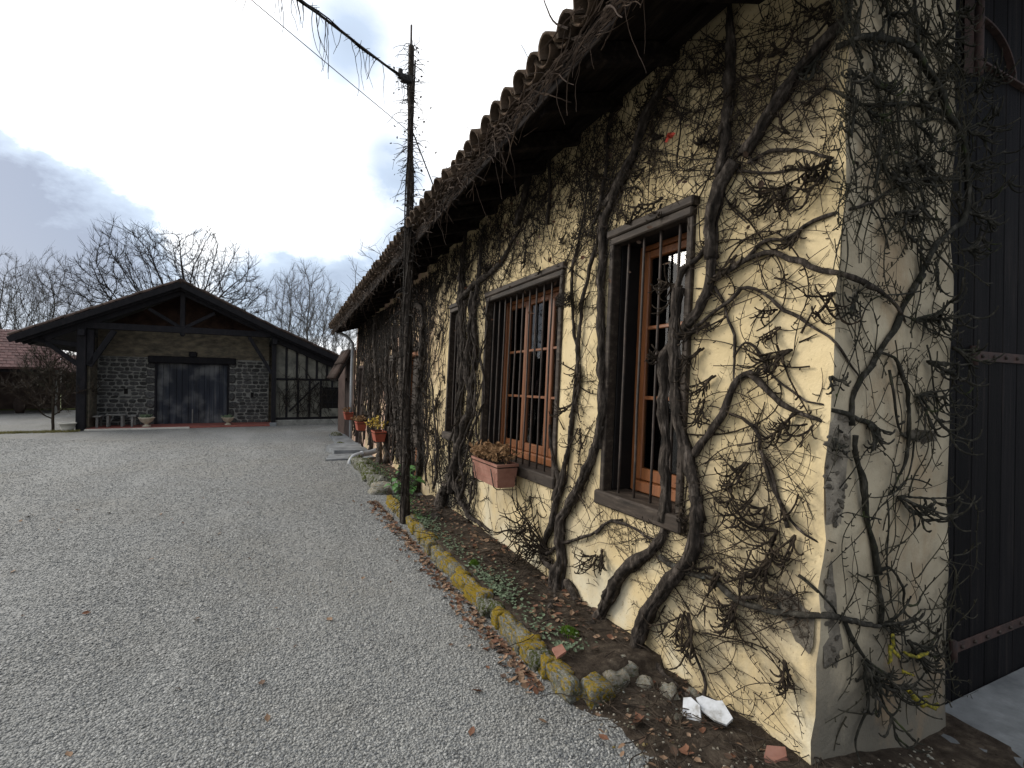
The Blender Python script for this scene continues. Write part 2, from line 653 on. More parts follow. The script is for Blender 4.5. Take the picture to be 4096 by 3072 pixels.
PLASTER = mat_plaster()
END_PLASTER = mat_end_plaster()
GRAVEL = mat_gravel()
PEBBLE = mat_pebble()
EDGE_STONE = mat_stone_lichen('lichen_stone')
BARE_STONE = mat_stone_lichen('pale_limestone', (.30, .22, .08), .60, [(.3, (.22, .19, .14)), (.5, (.38, .34, .27)), (.7, (.50, .47, .40))])
MOSS_STONE = mat_stone_lichen('mossy_stone', (.08, .095, .02), .48)
GLASS = mat_glass()
BARK = mat_bark('vine_bark', (.008, .007, .006), (.040, .032, .026), (.15, .125, .105))
BARK_SPUR = mat_bark('spur_bark', (.008, .006, .005), (.026, .019, .013), (.075, .055, .036))
BARK_MOSS = mat_bark('mossy_bark', (.010, .010, .008), (.032, .030, .023), (.11, .10, .085), (.040, .050, .018), .58)
BARK_LICHEN = mat_bark('lichen_bark', (.012, .011, .009), (.04, .036, .029), (.12, .11, .093), (.22, .235, .21), .585)
YELLOW_LICHEN = pmat('yellow_lichen', [(.36, (.05, .055, .018)), (.5, (.17, .15, .02)), (.66, (.36, .28, .03))], 60, .95, .6, 60, .004)
TWIG = pmat('brown_twig', [(.3, (.012, .009, .007)), (.55, (.034, .024, .016)), (.8, (.095, .068, .044))], 9, .85, 0)
TWIG_DARK = pmat('dark_twig', [(.3, (.009, .007, .006)), (.55, (.022, .017, .013)), (.8, (.06, .046, .035))], 9, .85, 0)
TWIG_EAVE = pmat('eave_twig', [(.3, (.022, .015, .011)), (.55, (.055, .036, .025)), (.8, (.15, .105, .07))], 5, .85, 0)
TWIG_MOSS = pmat('mossy_twig', [(.3, (.014, .013, .009)), (.55, (.038, .034, .022)), (.8, (.095, .085, .055))], 9, .85, 0)
TREE_BARK = pmat('tree_bark', [(.3, (.014, .013, .013)), (.55, (.030, .027, .026)), (.8, (.06, .055, .05))], 2.5, .9, 0)
TREE_BARK_HAZE = pmat('haze_tree_bark', [(.3, (.055, .052, .052)), (.55, (.10, .094, .091)), (.8, (.15, .142, .13))], 2.5, .9, 0)  # distance haze is mixed into this bark colour, paler than the oak
DARK_WOOD = pmat('shade_dark_wood', [(.3, (.006, .005, .005)), (.5, (.012, .009, .008)), (.72, (.03, .023, .018))], 5, .85, .5, 30, .004, .08, (5, 1, 5), .15)  # near-black, so the shade under the eaves is in the wood colour
CASING = pmat('weathered_casing_wood', [(.3, (.016, .012, .009)), (.54, (.038, .028, .021)), (.76, (.10, .08, .062))], 7, .7, .5, 30, .004, .22, (4, .7, 4), .15)
REVEAL = pmat('black_reveal_and_void', [(.3, (.006, .005, .005)), (.7, (.014, .012, .011))], 6, .8, .3, 30, .003, .2)  # dark lining wood, also painted shade for openings and unlit rooms
ORANGE = pmat('orange_varnished_wood', [(.3, (.125, .042, .013)), (.5, (.185, .064, .019)), (.75, (.25, .092, .030))], 6, .42, .25, 30, .002, .5, (8, 8, .6), .08)
IRON = pmat('rusty_iron', [(.35, (.022, .017, .014)), (.6, (.05, .035, .027)), (.8, (.10, .055, .032))], 26, .7, .4, 60, .002, .4)
STRAP = pmat('rusted_strap', [(.3, (.020, .013, .012)), (.55, (.048, .025, .020)), (.8, (.085, .045, .034))], 14, .75, .5, 60, .003, .4)
DOOR_DARK = pmat('dark_door_wood', [(.3, (.005, .0048, .006)), (.55, (.010, .0092, .0102)), (.8, (.028, .023, .021))], 4, .75, .7, 20, .008, .08, (9, 9, .4), .45)
TILE = pmat('old_roof_tile', [(.25, (.025, .022, .016)), (.45, (.060, .043, .030)), (.62, (.10, .068, .047)), (.8, (.095, .10, .055))], 6, .9, .6, 30, .008, .15, var=.3)
TILE_DARK = pmat('dark_roof_tile', [(.25, (.018, .015, .013)), (.5, (.045, .032, .026)), (.8, (.085, .055, .045))], 6, .9, .6, 30, .008, .15, var=.25)
TILE_RED = pmat('red_roof_tile', [(.25, (.05, .028, .028)), (.5, (.09, .047, .045)), (.8, (.14, .08, .073))], 5, .85, .5, 30, .008, .2, var=.2)
SOIL = pmat('dark_soil', [(.25, (.022, .016, .012)), (.5, (.052, .040, .030)), (.68, (.10, .08, .06)), (.82, (.20, .175, .14))], 16, .95, .9, 55, .02, .1, detail=8)
TERRACOTTA = pmat('terracotta', [(.3, (.17, .078, .055)), (.5, (.24, .112, .080)), (.75, (.32, .17, .128))], 7, .8, .35, 40, .003, .25, var=.06)
RED_POT = pmat('red_plastic_pot', [(.3, (.22, .05, .028)), (.7, (.32, .08, .045))], 7, .6, .2, 40, .002)
CONCRETE = pmat('worn_concrete', [(.3, (.10, .105, .11)), (.55, (.19, .20, .205)), (.8, (.30, .31, .32))], 4, .9, .6, 35, .008, .15)
BARN_WOOD = pmat('barn_timber', [(.3, (.004, .004, .0055)), (.5, (.008, .0075, .0095)), (.75, (.017, .014, .0155))], 4, .8, .4, 25, .006, .25, (3, 3, 1), .2)
BARN_GABLE = pmat('barn_gable_render', [(.3, (.014, .009, .008)), (.5, (.030, .018, .014)), (.75, (.06, .036, .026))], 3, .9, .5, 20, .02, .1)
BARN_PLASTER = pmat('barn_tan_render', [(.25, (.045, .041, .034)), (.45, (.10, .088, .068)), (.62, (.165, .14, .10)), (.8, (.22, .195, .145))], 3.5, .95, .7, 14, .03, .1, (1, 1, 2.2))
BARN_DOOR = mat_door_plank()
BARN_STONE = pmat('barn_rubble', [(.3, (.022, .023, .025)), (.55, (.066, .065, .063)), (.8, (.15, .143, .13))], 3, .85, .6, 12, .02, .25, var=.45)
MORTAR = pmat('pale_mortar', [(.3, (.13, .13, .12)), (.55, (.21, .208, .19)), (.8, (.31, .30, .275))], 8, .95, .6, 30, .01, .1)
LEAN_PLASTER = pmat('half_timber_infill', [(.3, (.07, .07, .062)), (.55, (.16, .155, .13)), (.8, (.24, .23, .19))], 3, .95, .4, 30, .01, .1)
RED_FLOOR = pmat('red_floor_tile', [(.3, (.17, .055, .045)), (.7, (.27, .09, .07))], 6, .8, .3, 40, .004)
PALE_STONE = pmat('pale_cut_stone', [(.3, (.36, .35, .31)), (.7, (.55, .53, .47))], 5, .9, .4, 30, .006)
DRY_LEAF = pmat('rust_dry_leaf', [(.3, (.09, .042, .025)), (.6, (.16, .075, .043)), (.8, (.23, .125, .075))], 9, .8, 0)
TAN_LEAF = pmat('tan_dry_leaf', [(.3, (.15, .092, .055)), (.6, (.24, .155, .098)), (.8, (.34, .245, .17))], 9, .8, 0)
DARK_LEAF = pmat('dark_dead_leaf', [(.3, (.045, .028, .020)), (.6, (.09, .055, .036)), (.8, (.14, .09, .06))], 9, .8, 0)
RED_LEAF = pmat('red_vine_leaf', [(.3, (.30, .03, .02)), (.7, (.48, .07, .035))], 9, .7, 0)
DRIED = pmat('dried_flower', [(.3, (.12, .065, .03)), (.6, (.23, .13, .06)), (.8, (.33, .20, .10))], 14, .85, 0)
GREEN_LEAF = pmat('fresh_green_leaf', [(.3, (.035, .10, .020)), (.6, (.07, .18, .035)), (.8, (.13, .26, .06))], 12, .5, 0, spec=.4)
SAGE_LEAF = pmat('grey_green_leaf', [(.3, (.07, .10, .06)), (.6, (.14, .18, .11)), (.8, (.24, .28, .19))], 15, .8, 0)
MOSS = pmat('bright_moss', [(.3, (.04, .08, .01)), (.6, (.09, .16, .02)), (.8, (.16, .24, .04))], 30, .95, .8, 90, .01, .1)
YELLOW_LEAF = pmat('yellow_leaf', [(.3, (.35, .22, .03)), (.7, (.50, .36, .06))], 9, .7, 0)
WHITE_CERAMIC = pmat('white_ceramic', [(.3, (.26, .25, .23)), (.48, (.48, .49, .50)), (.7, (.58, .59, .61))], 22, .45, .3, 50, .003, .4)
GREY_PLASTIC = pmat('grey_plastic_pipe', [(.3, (.24, .25, .26)), (.7, (.36, .375, .385))], 5, .5, .1, 30, .002, .4)
WIRE = pmat('black_cable', [(.3, (.012, .012, .013)), (.7, (.03, .028, .027))], 9, .7, 0)
BENCH_WOOD = pmat('grey_weathered_wood', [(.3, (.10, .10, .095)), (.7, (.22, .215, .20))], 6, .85, .4, 30, .004, .2, (4, 4, 1))
SHED_DARK = pmat('shed_boards', [(.3, (.03, .022, .019)), (.7, (.075, .055, .048))], 4, .9, .4, 20, .01, .15, var=.3)

# ------------------------------------------------------------------ ground
FY = 1.37                # plane of the end wall
WALL_END = 14.1


def wall_x(y, z):
    s = 1 - ss(1.4, 2.3, y)
    return 2.0 + .035 * z + s * (.06 + .03 * z)


def wall_p(y, z, off=0.):
    """A point off metres in front of the long wall."""
    return (wall_x(y, z) - off, y, z)


def ground_z(x, y):
    return -.14 * ss(2.05, 2.9, x) * ss(3.2, 1.6, y) + .012 * mnoise.noise((x * .5, y * .5, 0))


def grid_mesh(xs, ys, zf):
    vs = [(x, y, zf(x, y)) for y in ys for x in xs]
    n = len(xs)
    fs = [(j * n + i, j * n + i + 1, (j + 1) * n + i + 1, (j + 1) * n + i) for j in range(len(ys) - 1) for i in range(n - 1)]
    return vs, fs


xs = [-600, -200, -80, -40, -25] + list(np.arange(-18, 9.01, .3)) + [12, 20, 40, 80, 200, 600]
ys = [-600, -200, -60, -20, -8] + list(np.arange(-3, 26, .3)) + [30, 36, 45, 60, 100, 200, 900]
b = MB().add(*grid_mesh(xs, ys, ground_z))
b.build('ground', GRAVEL, None, True, kind='structure')

# loose pebbles lying on the near part of the yard
pts, rots, scls = [], [], []
pr = np.random.default_rng(3)


n_peb = 230000
D_ = np.exp(pr.uniform(math.log(1.7), math.log(13), n_peb))
Rr_ = pr.uniform(-1.06, 1.06, n_peb) * D_
for d, r in zip(D_, Rr_):
    x = r * rt.x + d * fw.x
    y = r * rt.y + d * fw.y
    if x > 1.36 and 2.1 < y < 10.4 or x > 1.9 and y > 1.36:
        continue
    if y < 2.3 and x > 1.40 + .22 * mnoise.noise((x * 3, y * 3, 0)) and rnd.random() < .85:
        continue
    s = (.0052 + .0004 * d) * rnd.uniform(.55, 1.35)
    pts.append((x, y, ground_z(x, y) + s * rnd.uniform(-.15, .35)))
    rots.append((rnd.uniform(-.4, .4), rnd.uniform(-.4, .4), rnd.uniform(0, 6.3)))
    scls.append((s, s * rnd.uniform(.6, .95), s * rnd.uniform(.45, .75)))
me = bpy.data.meshes.new('gravel')
me.from_pydata(pts, [], [])
for nm, dat in (('rot', rots), ('scl', scls)):
    at = me.attributes.new(nm, 'FLOAT_VECTOR', 'POINT')
    at.data.foreach_set('vector', np.array(dat, dtype=np.float32).ravel())
gobj = link('gravel', me, None, kind='stuff', label='loose grey and beige pebbles covering the yard', category='gravel')
ng = bpy.data.node_groups.new('pebbles', 'GeometryNodeTree')
ng.interface.new_socket('Geometry', in_out='INPUT', socket_type='NodeSocketGeometry')
ng.interface.new_socket('Geometry', in_out='OUTPUT', socket_type='NodeSocketGeometry')
gi = ng.nodes.new('NodeGroupInput')
go = ng.nodes.new('NodeGroupOutput')
ico = ng.nodes.new('GeometryNodeMeshIcoSphere')
ico.inputs['Subdivisions'].default_value = 2
smn = ng.nodes.new('GeometryNodeSetShadeSmooth')
stm = ng.nodes.new('GeometryNodeSetMaterial')
stm.inputs['Material'].default_value = PEBBLE
iop = ng.nodes.new('GeometryNodeInstanceOnPoints')
na = ng.nodes.new('GeometryNodeInputNamedAttribute')
na.data_type = 'FLOAT_VECTOR'
na.inputs['Name'].default_value = 'rot'
nb = ng.nodes.new('GeometryNodeInputNamedAttribute')
nb.data_type = 'FLOAT_VECTOR'
nb.inputs['Name'].default_value = 'scl'
e2r = ng.nodes.new('FunctionNodeEulerToRotation')
for a, b_ in ((gi.outputs[0], iop.inputs['Points']), (ico.outputs[0], smn.inputs[0]), (smn.outputs[0], stm.inputs[0]), (stm.outputs[0], iop.inputs['Instance']),
              (na.outputs['Attribute'], e2r.inputs[0]), (e2r.outputs[0], iop.inputs['Rotation']), (nb.outputs['Attribute'], iop.inputs['Scale']), (iop.outputs[0], go.inputs[0])):
    ng.links.new(a, b_)
mod = gobj.modifiers.new('pebbles', 'NODES')
mod.node_group = ng

# planting beds and the earth round the corner of the house
def soil_bed(name, x0, x1, y0, y1, h, step=.06, fade=.12):
    xs_ = np.arange(x0, x1 + .001, step)
    ys_ = np.arange(y0, y1 + .001, step)

    def zf(x, y):
        e = min(ss(0, fade, x - x0), ss(0, fade, y - y0), ss(0, fade, y1 - y))
        return -.02 + ground_z(x, y) + (h + .02) * e + .016 * e * mnoise.fractal((x * 6, y * 6, 1), 1, 2, 4)
    return MB().add(*grid_mesh(xs_, ys_, zf)).build(name, SOIL, None, True, kind='structure')


soil_bed('planting_bed', 1.40, 2.10, 2.15, 6.75, .085, fade=.05)
soil_bed('planting_bed', 1.50, 2.10, 7.2, 10.5, .08, fade=.05)


def corner_earth():
    xs_ = np.arange(1.2, 3.3, .05)
    ys_ = np.arange(.55, 2.3, .05)

    def zf(x, y):
        d = (x - 1.62) * .85 + (1.35 - abs(y - 1.55) * .55) * .25
        e = ss(.02, .35, d + .16 * mnoise.noise((x * 3.2, y * 3.2, 4)))
        return ground_z(x, y) - .02 + .055 * e + .012 * mnoise.fractal((x * 7, y * 7, 3), 1, 2, 4)
    return MB().add(*grid_mesh(xs_, ys_, zf)).build('bare_earth', SOIL, None, True, kind='structure')


corner_earth()
# concrete apron in front of the end door
b = MB()
poly = [(2.93, 1.31), (2.90, 1.24), (2.96, 1.17), (2.93, 1.09), (3.02, 1.00), (3.00, .93), (3.12, .86), (3.35, .80), (3.6, .66), (5.4, .60), (5.4, 1.47), (3.13, 1.47), (3.10, 1.352), (2.99, 1.345)]
b.prism([(x, y, -.20) for x, y in poly], (0, 0, .085))
b.build('concrete_apron', CONCRETE, None, False, kind='structure')

# ------------------------------------------------------------------ the farmhouse
house = thing('farmhouse', (2.05, FY, 0), 'long low yellow plastered farmhouse with tiled roof and barred windows', 'house')
WINS = [  # y0, y1, z0, z1 of the outer casing
    (2.09, 2.83, .84, 2.65), (3.43, 5.01, .82, 2.57), (5.65, 6.21, .93, 2.60), (9.15, 9.70, .72, 2.10), (11.35, 11.90, .75, 2.02)]
DOORS = [(7.45, 8.25, .0, 2.08), (12.6, 13.4, .0, 2.0)]


def eave_z(y):
    return 3.41 - .042 * (y - 2)


def wall_top(y):
    return eave_z(y) + .17


def lines(a, b_, step, cuts):
    s = {round(a, 4), round(b_, 4)} | {round(c, 4) for c in cuts}
    s = sorted(s)
    out = []
    for p, q in zip(s[:-1], s[1:]):
        n = max(1, int(math.ceil((q - p) / step)))
        out += [p + (q - p) * i / n for i in range(n)]
    return out + [s[-1]]


def wnoise3(y, z):
    return .012 * mnoise.fractal((y * 1.4, z * 1.4, 3.), 1, 2, 4)


INS = .035
holes = [(a + INS, b_ - INS, c + INS, d - INS) for a, b_, c, d in WINS] + [(a + INS, b_ - INS, -.5, d - INS) for a, b_, c, d in DOORS]
ysl = lines(FY, WALL_END, .11, [q for h in holes for q in h[:2]])
zsl = lines(-.2, 3.75, .11, [q for h in holes for q in h[2:] if q > 0])
b = MB()
vs, fs = [], []
nz = len(zsl)
for y in ysl:
    for z in zsl:
        zz = min(z, wall_top(y) + .1)
        vs.append((wall_x(y, zz) + wnoise3(y, zz), y + (0 if y > FY else wnoise3(z * 2, 7) * 2.4), zz))
for i in range(len(ysl) - 1):
    for j in range(nz - 1):
        yc, zc = (ysl[i] + ysl[i + 1]) / 2, (zsl[j] + zsl[j + 1]) / 2
        if any(a < yc < b_ and c < zc < d for a, b_, c, d in holes):
            continue
        fs.append((i * nz + j, i * nz + j + 1, (i + 1) * nz + j + 1, (i + 1) * nz + j))
b.add(vs, fs)
b.build('wall', PLASTER, house, True)

# end wall: a strip of plaster, then the tall double door
b = MB()
zl = [-.4] + [z for z in zsl] + lines(3.85, 4.6, .1, [])
nx = 12
vs, fs = [], []
for z in zl:
    x0 = wall_x(FY, min(z, 3.68)) + wnoise3(FY, min(z, 3.68))
    xr = 3.12 + .03 * mnoise.fractal((z * 2.2, 5, 1), 1, 2, 3)
    for i in range(nx):
        t = i / (nx - 1)
        x = x0 + (xr - x0) * t
        vs.append((x, FY + wnoise3(z * 2, 7) * 2.4 * (1 - t) ** 4 + .010 * t * (1 - t) * 4 * mnoise.fractal((x * 2.2, z * 2.2, 8), 1, 2, 4), min(z, eave_z(FY) + (x - 1.5) * .31 + .04)))
    vs.append((xr + .012, FY + .16, min(z, eave_z(FY) + (xr - 1.49) * .31 + .04)))
n1 = nx + 1
fs = [(j * n1 + i, j * n1 + i + 1, (j + 1) * n1 + i + 1, (j + 1) * n1 + i) for j in range(len(zl) - 1) for i in range(n1 - 1)]
b.add(vs, fs)
b.build('end_wall', END_PLASTER, house, True, label='grey stained plaster strip beside the dark door')
# remaining shell so that the rooms are dark
b = MB()
ZR = lambda x_: eave_z(FY) + (min(x_, 5.6) - 1.5) * .31 + .02 - max(0, x_ - 5.6) * .325
b.prism([(5.2, FY, -.3), (6.8, FY, -.3), (6.8, FY, ZR(6.8)), (5.6, FY, ZR(5.6)), (5.2, FY, ZR(5.2))], (0, .3, 0))
b.box(6.5, 6.8, FY + .3, WALL_END - .3, -.3, 3.75)
b.box(2.35, 6.8, WALL_END - .3, WALL_END - .006, -.3, 3.3)
b.build('rear_wall', END_PLASTER, house)
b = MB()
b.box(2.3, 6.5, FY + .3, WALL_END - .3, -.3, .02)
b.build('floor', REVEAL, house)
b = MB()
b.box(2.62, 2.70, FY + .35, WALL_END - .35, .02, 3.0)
b.build('dark_room_panel', REVEAL, house)  # near-black panel added behind the windows to keep the rooms dark

# exposed rubble where the corner plaster has fallen away
def patch(name, poly, face, mat, seed, proud=.006, n=40):
    """Rubble patch inside a polygon given in (s, z): s is x on the end wall, y on the long wall."""
    g = random.Random(seed)
    me_ = [rock_mesh('rubble', mat, seed + k, 1, .35, .35, False) for k in range(3)]
    bb = MB()
    cx = sum(p[0] for p in poly) / len(poly)
    cz = sum(p[1] for p in poly) / len(poly)
    ring = []
    for i in range(len(poly)):
        p, q = poly[i], poly[(i + 1) % len(poly)]
        for t in (0, .33, .66):
            s = p[0] + (q[0] - p[0]) * t
            z = p[1] + (q[1] - p[1]) * t
            k = 1 + .12 * g.uniform(-1, 1)
            ring.append((cx + (s - cx) * k, cz + (z - cz) * k))

    def at(s, z, o):
        return (s, FY - o, z) if face == 'end' else (wall_x(s, z) - o, s, z)
    vs_ = [at(cx, cz, proud + .004)] + [at(s, z, proud) for s, z in ring]
    bb.add(vs_, [(0, i + 1, (i + 1) % len(ring) + 1) for i in range(len(ring))])
    o = bb.build(name, mat, house)

    def inside(s, z):
        c = False
        for i in range(len(poly)):
            (x1, y1), (x2, y2) = poly[i], poly[(i + 1) % len(poly)]
            if (y1 > z) != (y2 > z) and s < (x2 - x1) * (z - y1) / (y2 - y1) + x1:
                c = not c
        return c
    s0, s1 = min(p[0] for p in poly), max(p[0] for p in poly)
    z0, z1 = min(p[1] for p in poly), max(p[1] for p in poly)
    k = 0
    for _ in range(n * 8):
        s, z = g.uniform(s0, s1), g.uniform(z0, z1)
        if not inside(s, z):
            continue
        q = g.uniform(.010, .024)
        place('rubble_stone', me_[k % 3], at(s, z, .004), (q * .5, q, q * .7) if face != 'end' else (q, q * .5, q * .7), (g.uniform(-.5, .5), g.uniform(-.5, .5), g.uniform(-.4, .4)), o)
        k += 1
        if k >= n:
            break


RUBBLE = pmat('grey_rubble', [(.3, (.10, .088, .07)), (.55, (.20, .175, .14)), (.8, (.33, .29, .23))], 12, .9, .8, 40, .02, .15, var=.3)
patch('rubble_patch', [(2.16, 1.50), (2.30, 1.47), (2.28, 1.28), (2.24, 1.05), (2.22, .99), (2.13, 1.0), (2.12, 1.2)], 'end', RUBBLE, 5, n=34)
patch('rubble_patch', [(2.17, .92), (2.21, .70), (2.26, .48), (2.22, .40), (2.14, .42), (2.11, .6)], 'end', RUBBLE, 9, n=20)
patch('rubble_patch', [(2.66, 1.395), (2.80, 1.41), (2.98, 1.40), (2.99, 1.35), (2.82, 1.345)], 'end', RUBBLE, 11, n=14)
patch('rubble_patch', [(1.39, .64), (1.50, .70), (1.60, .66), (1.54, .60), (1.46, .50), (1.39, .46)], 'long', RUBBLE, 15, n=16)

# roof: boarded slab, fascia, rafters, then the tiles
SL = .31
RX0 = 1.50


def roof_p(x, y, lift=0.):
    return (x, y, eave_z(y) + (x - RX0) * SL + lift)


Y0R, Y1R = .95, WALL_END + .25
b = MB()
ysr = list(np.linspace(Y0R, Y1R, 24))
vs = []
for y in ysr:
    vs += [roof_p(RX0, y, .03), roof_p(5.6, y, .03), roof_p(5.6, y, .09), roof_p(RX0, y, .09)]
fs = []
for i in range(len(ysr) - 1):
    for k in range(4):
        fs.append((i * 4 + k, i * 4 + (k + 1) % 4, (i + 1) * 4 + (k + 1) % 4, (i + 1) * 4 + k))
fs += [(3, 2, 1, 0), tuple(range(len(vs) - 4, len(vs)))]
b.add(vs, fs)
roof = b.build('roof', DARK_WOOD, house)
b = MB()
b.prism([(5.6, Y0R, eave_z(Y0R) + 4.1 * SL + .02), (5.6, Y1R, eave_z(Y1R) + 4.1 * SL + .02), (9.5, Y1R, eave_z(Y1R)), (9.5, Y0R, eave_z(Y0R))], (0, 0, .06))
b.build('rear_slope', TILE, roof)
b = MB()
for i in range(len(ysr) - 1):
    b.beam(roof_p(RX0 - .016, ysr[i], .0), roof_p(RX0 - .016, ysr[i + 1], .0), .028, .13, ch=.004)
b.build('fascia_board', DARK_WOOD, roof)
for y in np.arange(1.25, WALL_END, .52):
    b = MB()
    b.beam(roof_p(RX0 + .01, y, -.035), roof_p(2.5, y, -.035), .075, .11, ch=.006)
    b.build('rafter', DARK_WOOD, roof)


b = MB()
for i in range(len(ysr) - 1):
    b.beam(roof_p(2.05, max(ysr[i], FY + .02), .0), roof_p(2.05, max(ysr[i + 1], FY + .05), .0), .10, .055, ch=.004)
b.build('wall_plate', DARK_WOOD, roof)  # dark plate pulled out to cover the lit wall between rafters


def tile_mesh(name, flip, seed):
    n, Lh = 9, .44
    r0, r1, th = .088, .070, .014
    g = random.Random(seed)
    vs_ = []
    for j in range(4):
        t = j / 3
        for lay in (0, 1):
            for i in range(n):
                a = math.pi * i / (n - 1)
                r = r0 + (r1 - r0) * t - lay * th
                z = (math.sin(a) * r * 1.05) * (1 if not flip else -1)
                vs_.append((Lh * t + .004 * g.uniform(-1, 1), -math.cos(a) * r, z + .004 * mnoise.noise((i * .9, j, seed))))
    fs_ = []
    m2 = 2 * n
    for j in range(3):
        for i in range(n - 1):
            o0, o1 = j * m2 + i, (j + 1) * m2 + i
            fs_.append((o0, o0 + 1, o1 + 1, o1))
            fs_.append((o0 + n + 1, o0 + n, o1 + n, o1 + n + 1))
        for i in (0, n - 1):
            fs_.append((j * m2 + i, (j + 1) * m2 + i, (j + 1) * m2 + i + n, j * m2 + i + n))
    for j in (0, 3):
        for i in range(n - 1):
            q = j * m2 + i
            fs_.append((q, q + n, q + n + 1, q + 1))
    return MB().add(vs_, fs_).mesh(name, TILE, True)


COVER = [tile_mesh('roof_tile', False, k) for k in range(4)]
PAN = [tile_mesh('pan_tile', True, k) for k in range(2)]
slope_a = math.atan(SL)
nt_ = int((Y1R - Y0R) / .182)
for k in range(nt_):
    y = Y0R + .09 + k * .182 + rnd.uniform(-.012, .012)
    for row in range(2):
        x = RX0 - .12 + row * .36 + rnd.uniform(-.02, .02)
        place('roof_tile', COVER[rnd.randrange(4)], roof_p(x, y, .125 + row * .004 + rnd.uniform(-.006, .006)), (1, rnd.uniform(.95, 1.05), rnd.uniform(.95, 1.08)), (rnd.uniform(-.14, .14), -slope_a + rnd.uniform(-.08, .08), rnd.uniform(-.10, .10)), roof)
    place('pan_tile', PAN[k % 2], roof_p(RX0 - .085 + rnd.uniform(-.015, .015), y + .091, .175), (1, 1, .85), (0, -slope_a, rnd.uniform(-.03, .03)), roof)
b = MB()
b.prism([roof_p(RX0 + .5, Y0R, .10), roof_p(RX0 + .5, Y1R, .10), roof_p(5.62, Y1R, .10), roof_p(5.62, Y0R, .10)], (0, 0, .10))
b.build('upper_slope', TILE, roof)

# windows
def window(y0, y1, z0, z1, bars, leaves, rows, rich=True, cw=.046, setback=.20, glassmat=None, colour=None):
    zc = (z0 + z1) / 2
    colour = colour or ORANGE

    def X(y, z, o):
        return wall_x(y, z) + o

    def bar_y(ya, yb, za, zb, o0, o1, ch, bb):
        """A box lying in the (leaning) wall plane between o0 and o1 behind the wall face."""
        xm0, xm1 = wall_x((ya + yb) / 2, za), wall_x((ya + yb) / 2, zb)
        c = ((xm0 + xm1) / 2 + (o0 + o1) / 2, (ya + yb) / 2, (za + zb) / 2)
        bb.obox(c, ((o1 - o0) / 2, 0, 0), (0, (yb - ya) / 2, 0), ((xm1 - xm0) / 2, 0, (zb - za) / 2), ch)
        return bb
    pr_ = -.022
    w = MB()
    bar_y(y0, y0 + cw, z0 + .0, z1 - .062, pr_, .05, .006, w)
    win = bpy.data.objects.new('window', None)
    COL.objects.link(win)
    win.parent = house
    win.matrix_parent_inverse = Matrix.Translation(-house.location)
    w.build('jamb', CASING, win)
    bar_y(y1 - cw, y1, z0 + .0, z1 - .062, pr_, .05, .006, MB()).build('jamb', CASING, win)
    bar_y(y0 - .02, y1 + .02, z1 - .055, z1 - .002, pr_ - .014, .06, .008, MB()).build('lintel', CASING, win)
    bar_y(y0 - .004, y1 + .004, z1 - .108, z1 - .057, pr_ - .004, .06, .008, MB()).build('lintel', CASING, win)
    bar_y(y0 - .03, y1 + .03, z0 - .035, z0 + .058, pr_ - .022, setback - .01, .010, MB()).build('sill', CASING, win)
    # lining of the opening
    r = MB()
    bar_y(y0 + .030, y0 + .052, z0 + .06, z1 - .07, .052, setback + .06, .003, r)
    bar_y(y1 - .052, y1 - .030, z0 + .06, z1 - .07, .052, setback + .06, .003, r)
    bar_y(y0 + .050, y1 - .050, z1 - .10, z1 - .068, .062, setback + .06, .003, r)
    r.build('reveal', REVEAL, win)
    # fixed frame and leaves
    fy0, fy1, fz0, fz1 = y0 + .056, y1 - .056, z0 + .062, z1 - .104
    f = MB()
    bar_y(fy0, fy0 + .035, fz0, fz1, setback - .005, setback + .055, .005, f)
    bar_y(fy1 - .035, fy1, fz0, fz1, setback - .005, setback + .055, .005, f)
    bar_y(fy0 + .036, fy1 - .036, fz1 - .035, fz1, setback - .005, setback + .055, .005, f)
    bar_y(fy0 + .036, fy1 - .036, fz0, fz0 + .07, setback - .03, setback + .055, .008, f)
    f.build('window_frame', colour, win)
    iw = (fy1 - fy0 - .074) / leaves
    for k in range(leaves):
        a, c = fy0 + .037 + k * iw + .002, fy0 + .037 + (k + 1) * iw - .002
        za, zb = fz0 + .073, fz1 - .038
        lf = MB()
        s = .052
        bar_y(a, a + s, za, zb, setback + .004, setback + .046, .006, lf)
        bar_y(c - s, c, za, zb, setback + .004, setback + .046, .006, lf)
        bar_y(a + s + .001, c - s - .001, zb - s, zb, setback + .006, setback + .044, .006, lf)
        bar_y(a + s + .001, c - s - .001, za, za + s * 1.5, setback + .006, setback + .044, .006, lf)
        for q in range(1, rows):
            zz = za + s * 1.5 + (zb - s - za - s * 1.5) * q / rows
            bar_y(a + s + .001, c - s - .001, zz - .012, zz + .012, setback + .008, setback + .040, .004, lf)
        lf.build('casement', colour, win)
        for q in range(rows):
            h0 = za + s * 1.5
            hh = (zb - s - h0) / rows
            p = MB()
            bar_y(a + s - .006, c - s + .006, h0 + hh * q + .008, h0 + hh * (q + 1) - .008, setback + .022, setback + .026, 0, p)
            p.build('pane', GLASS, win)
    for k in range(bars):
        y = y0 + cw + (y1 - y0 - 2 * cw) * (k + .6) / (bars + .2)
        P = [(X(y, z, .035 + rnd.uniform(-.002, .002)), y + rnd.uniform(-.003, .003), z) for z in np.linspace(z0 + .05, z1 - .11, 7)]
        MB().tube(P, .0085, 7).build('window_bar', IRON, win, True)
    return win


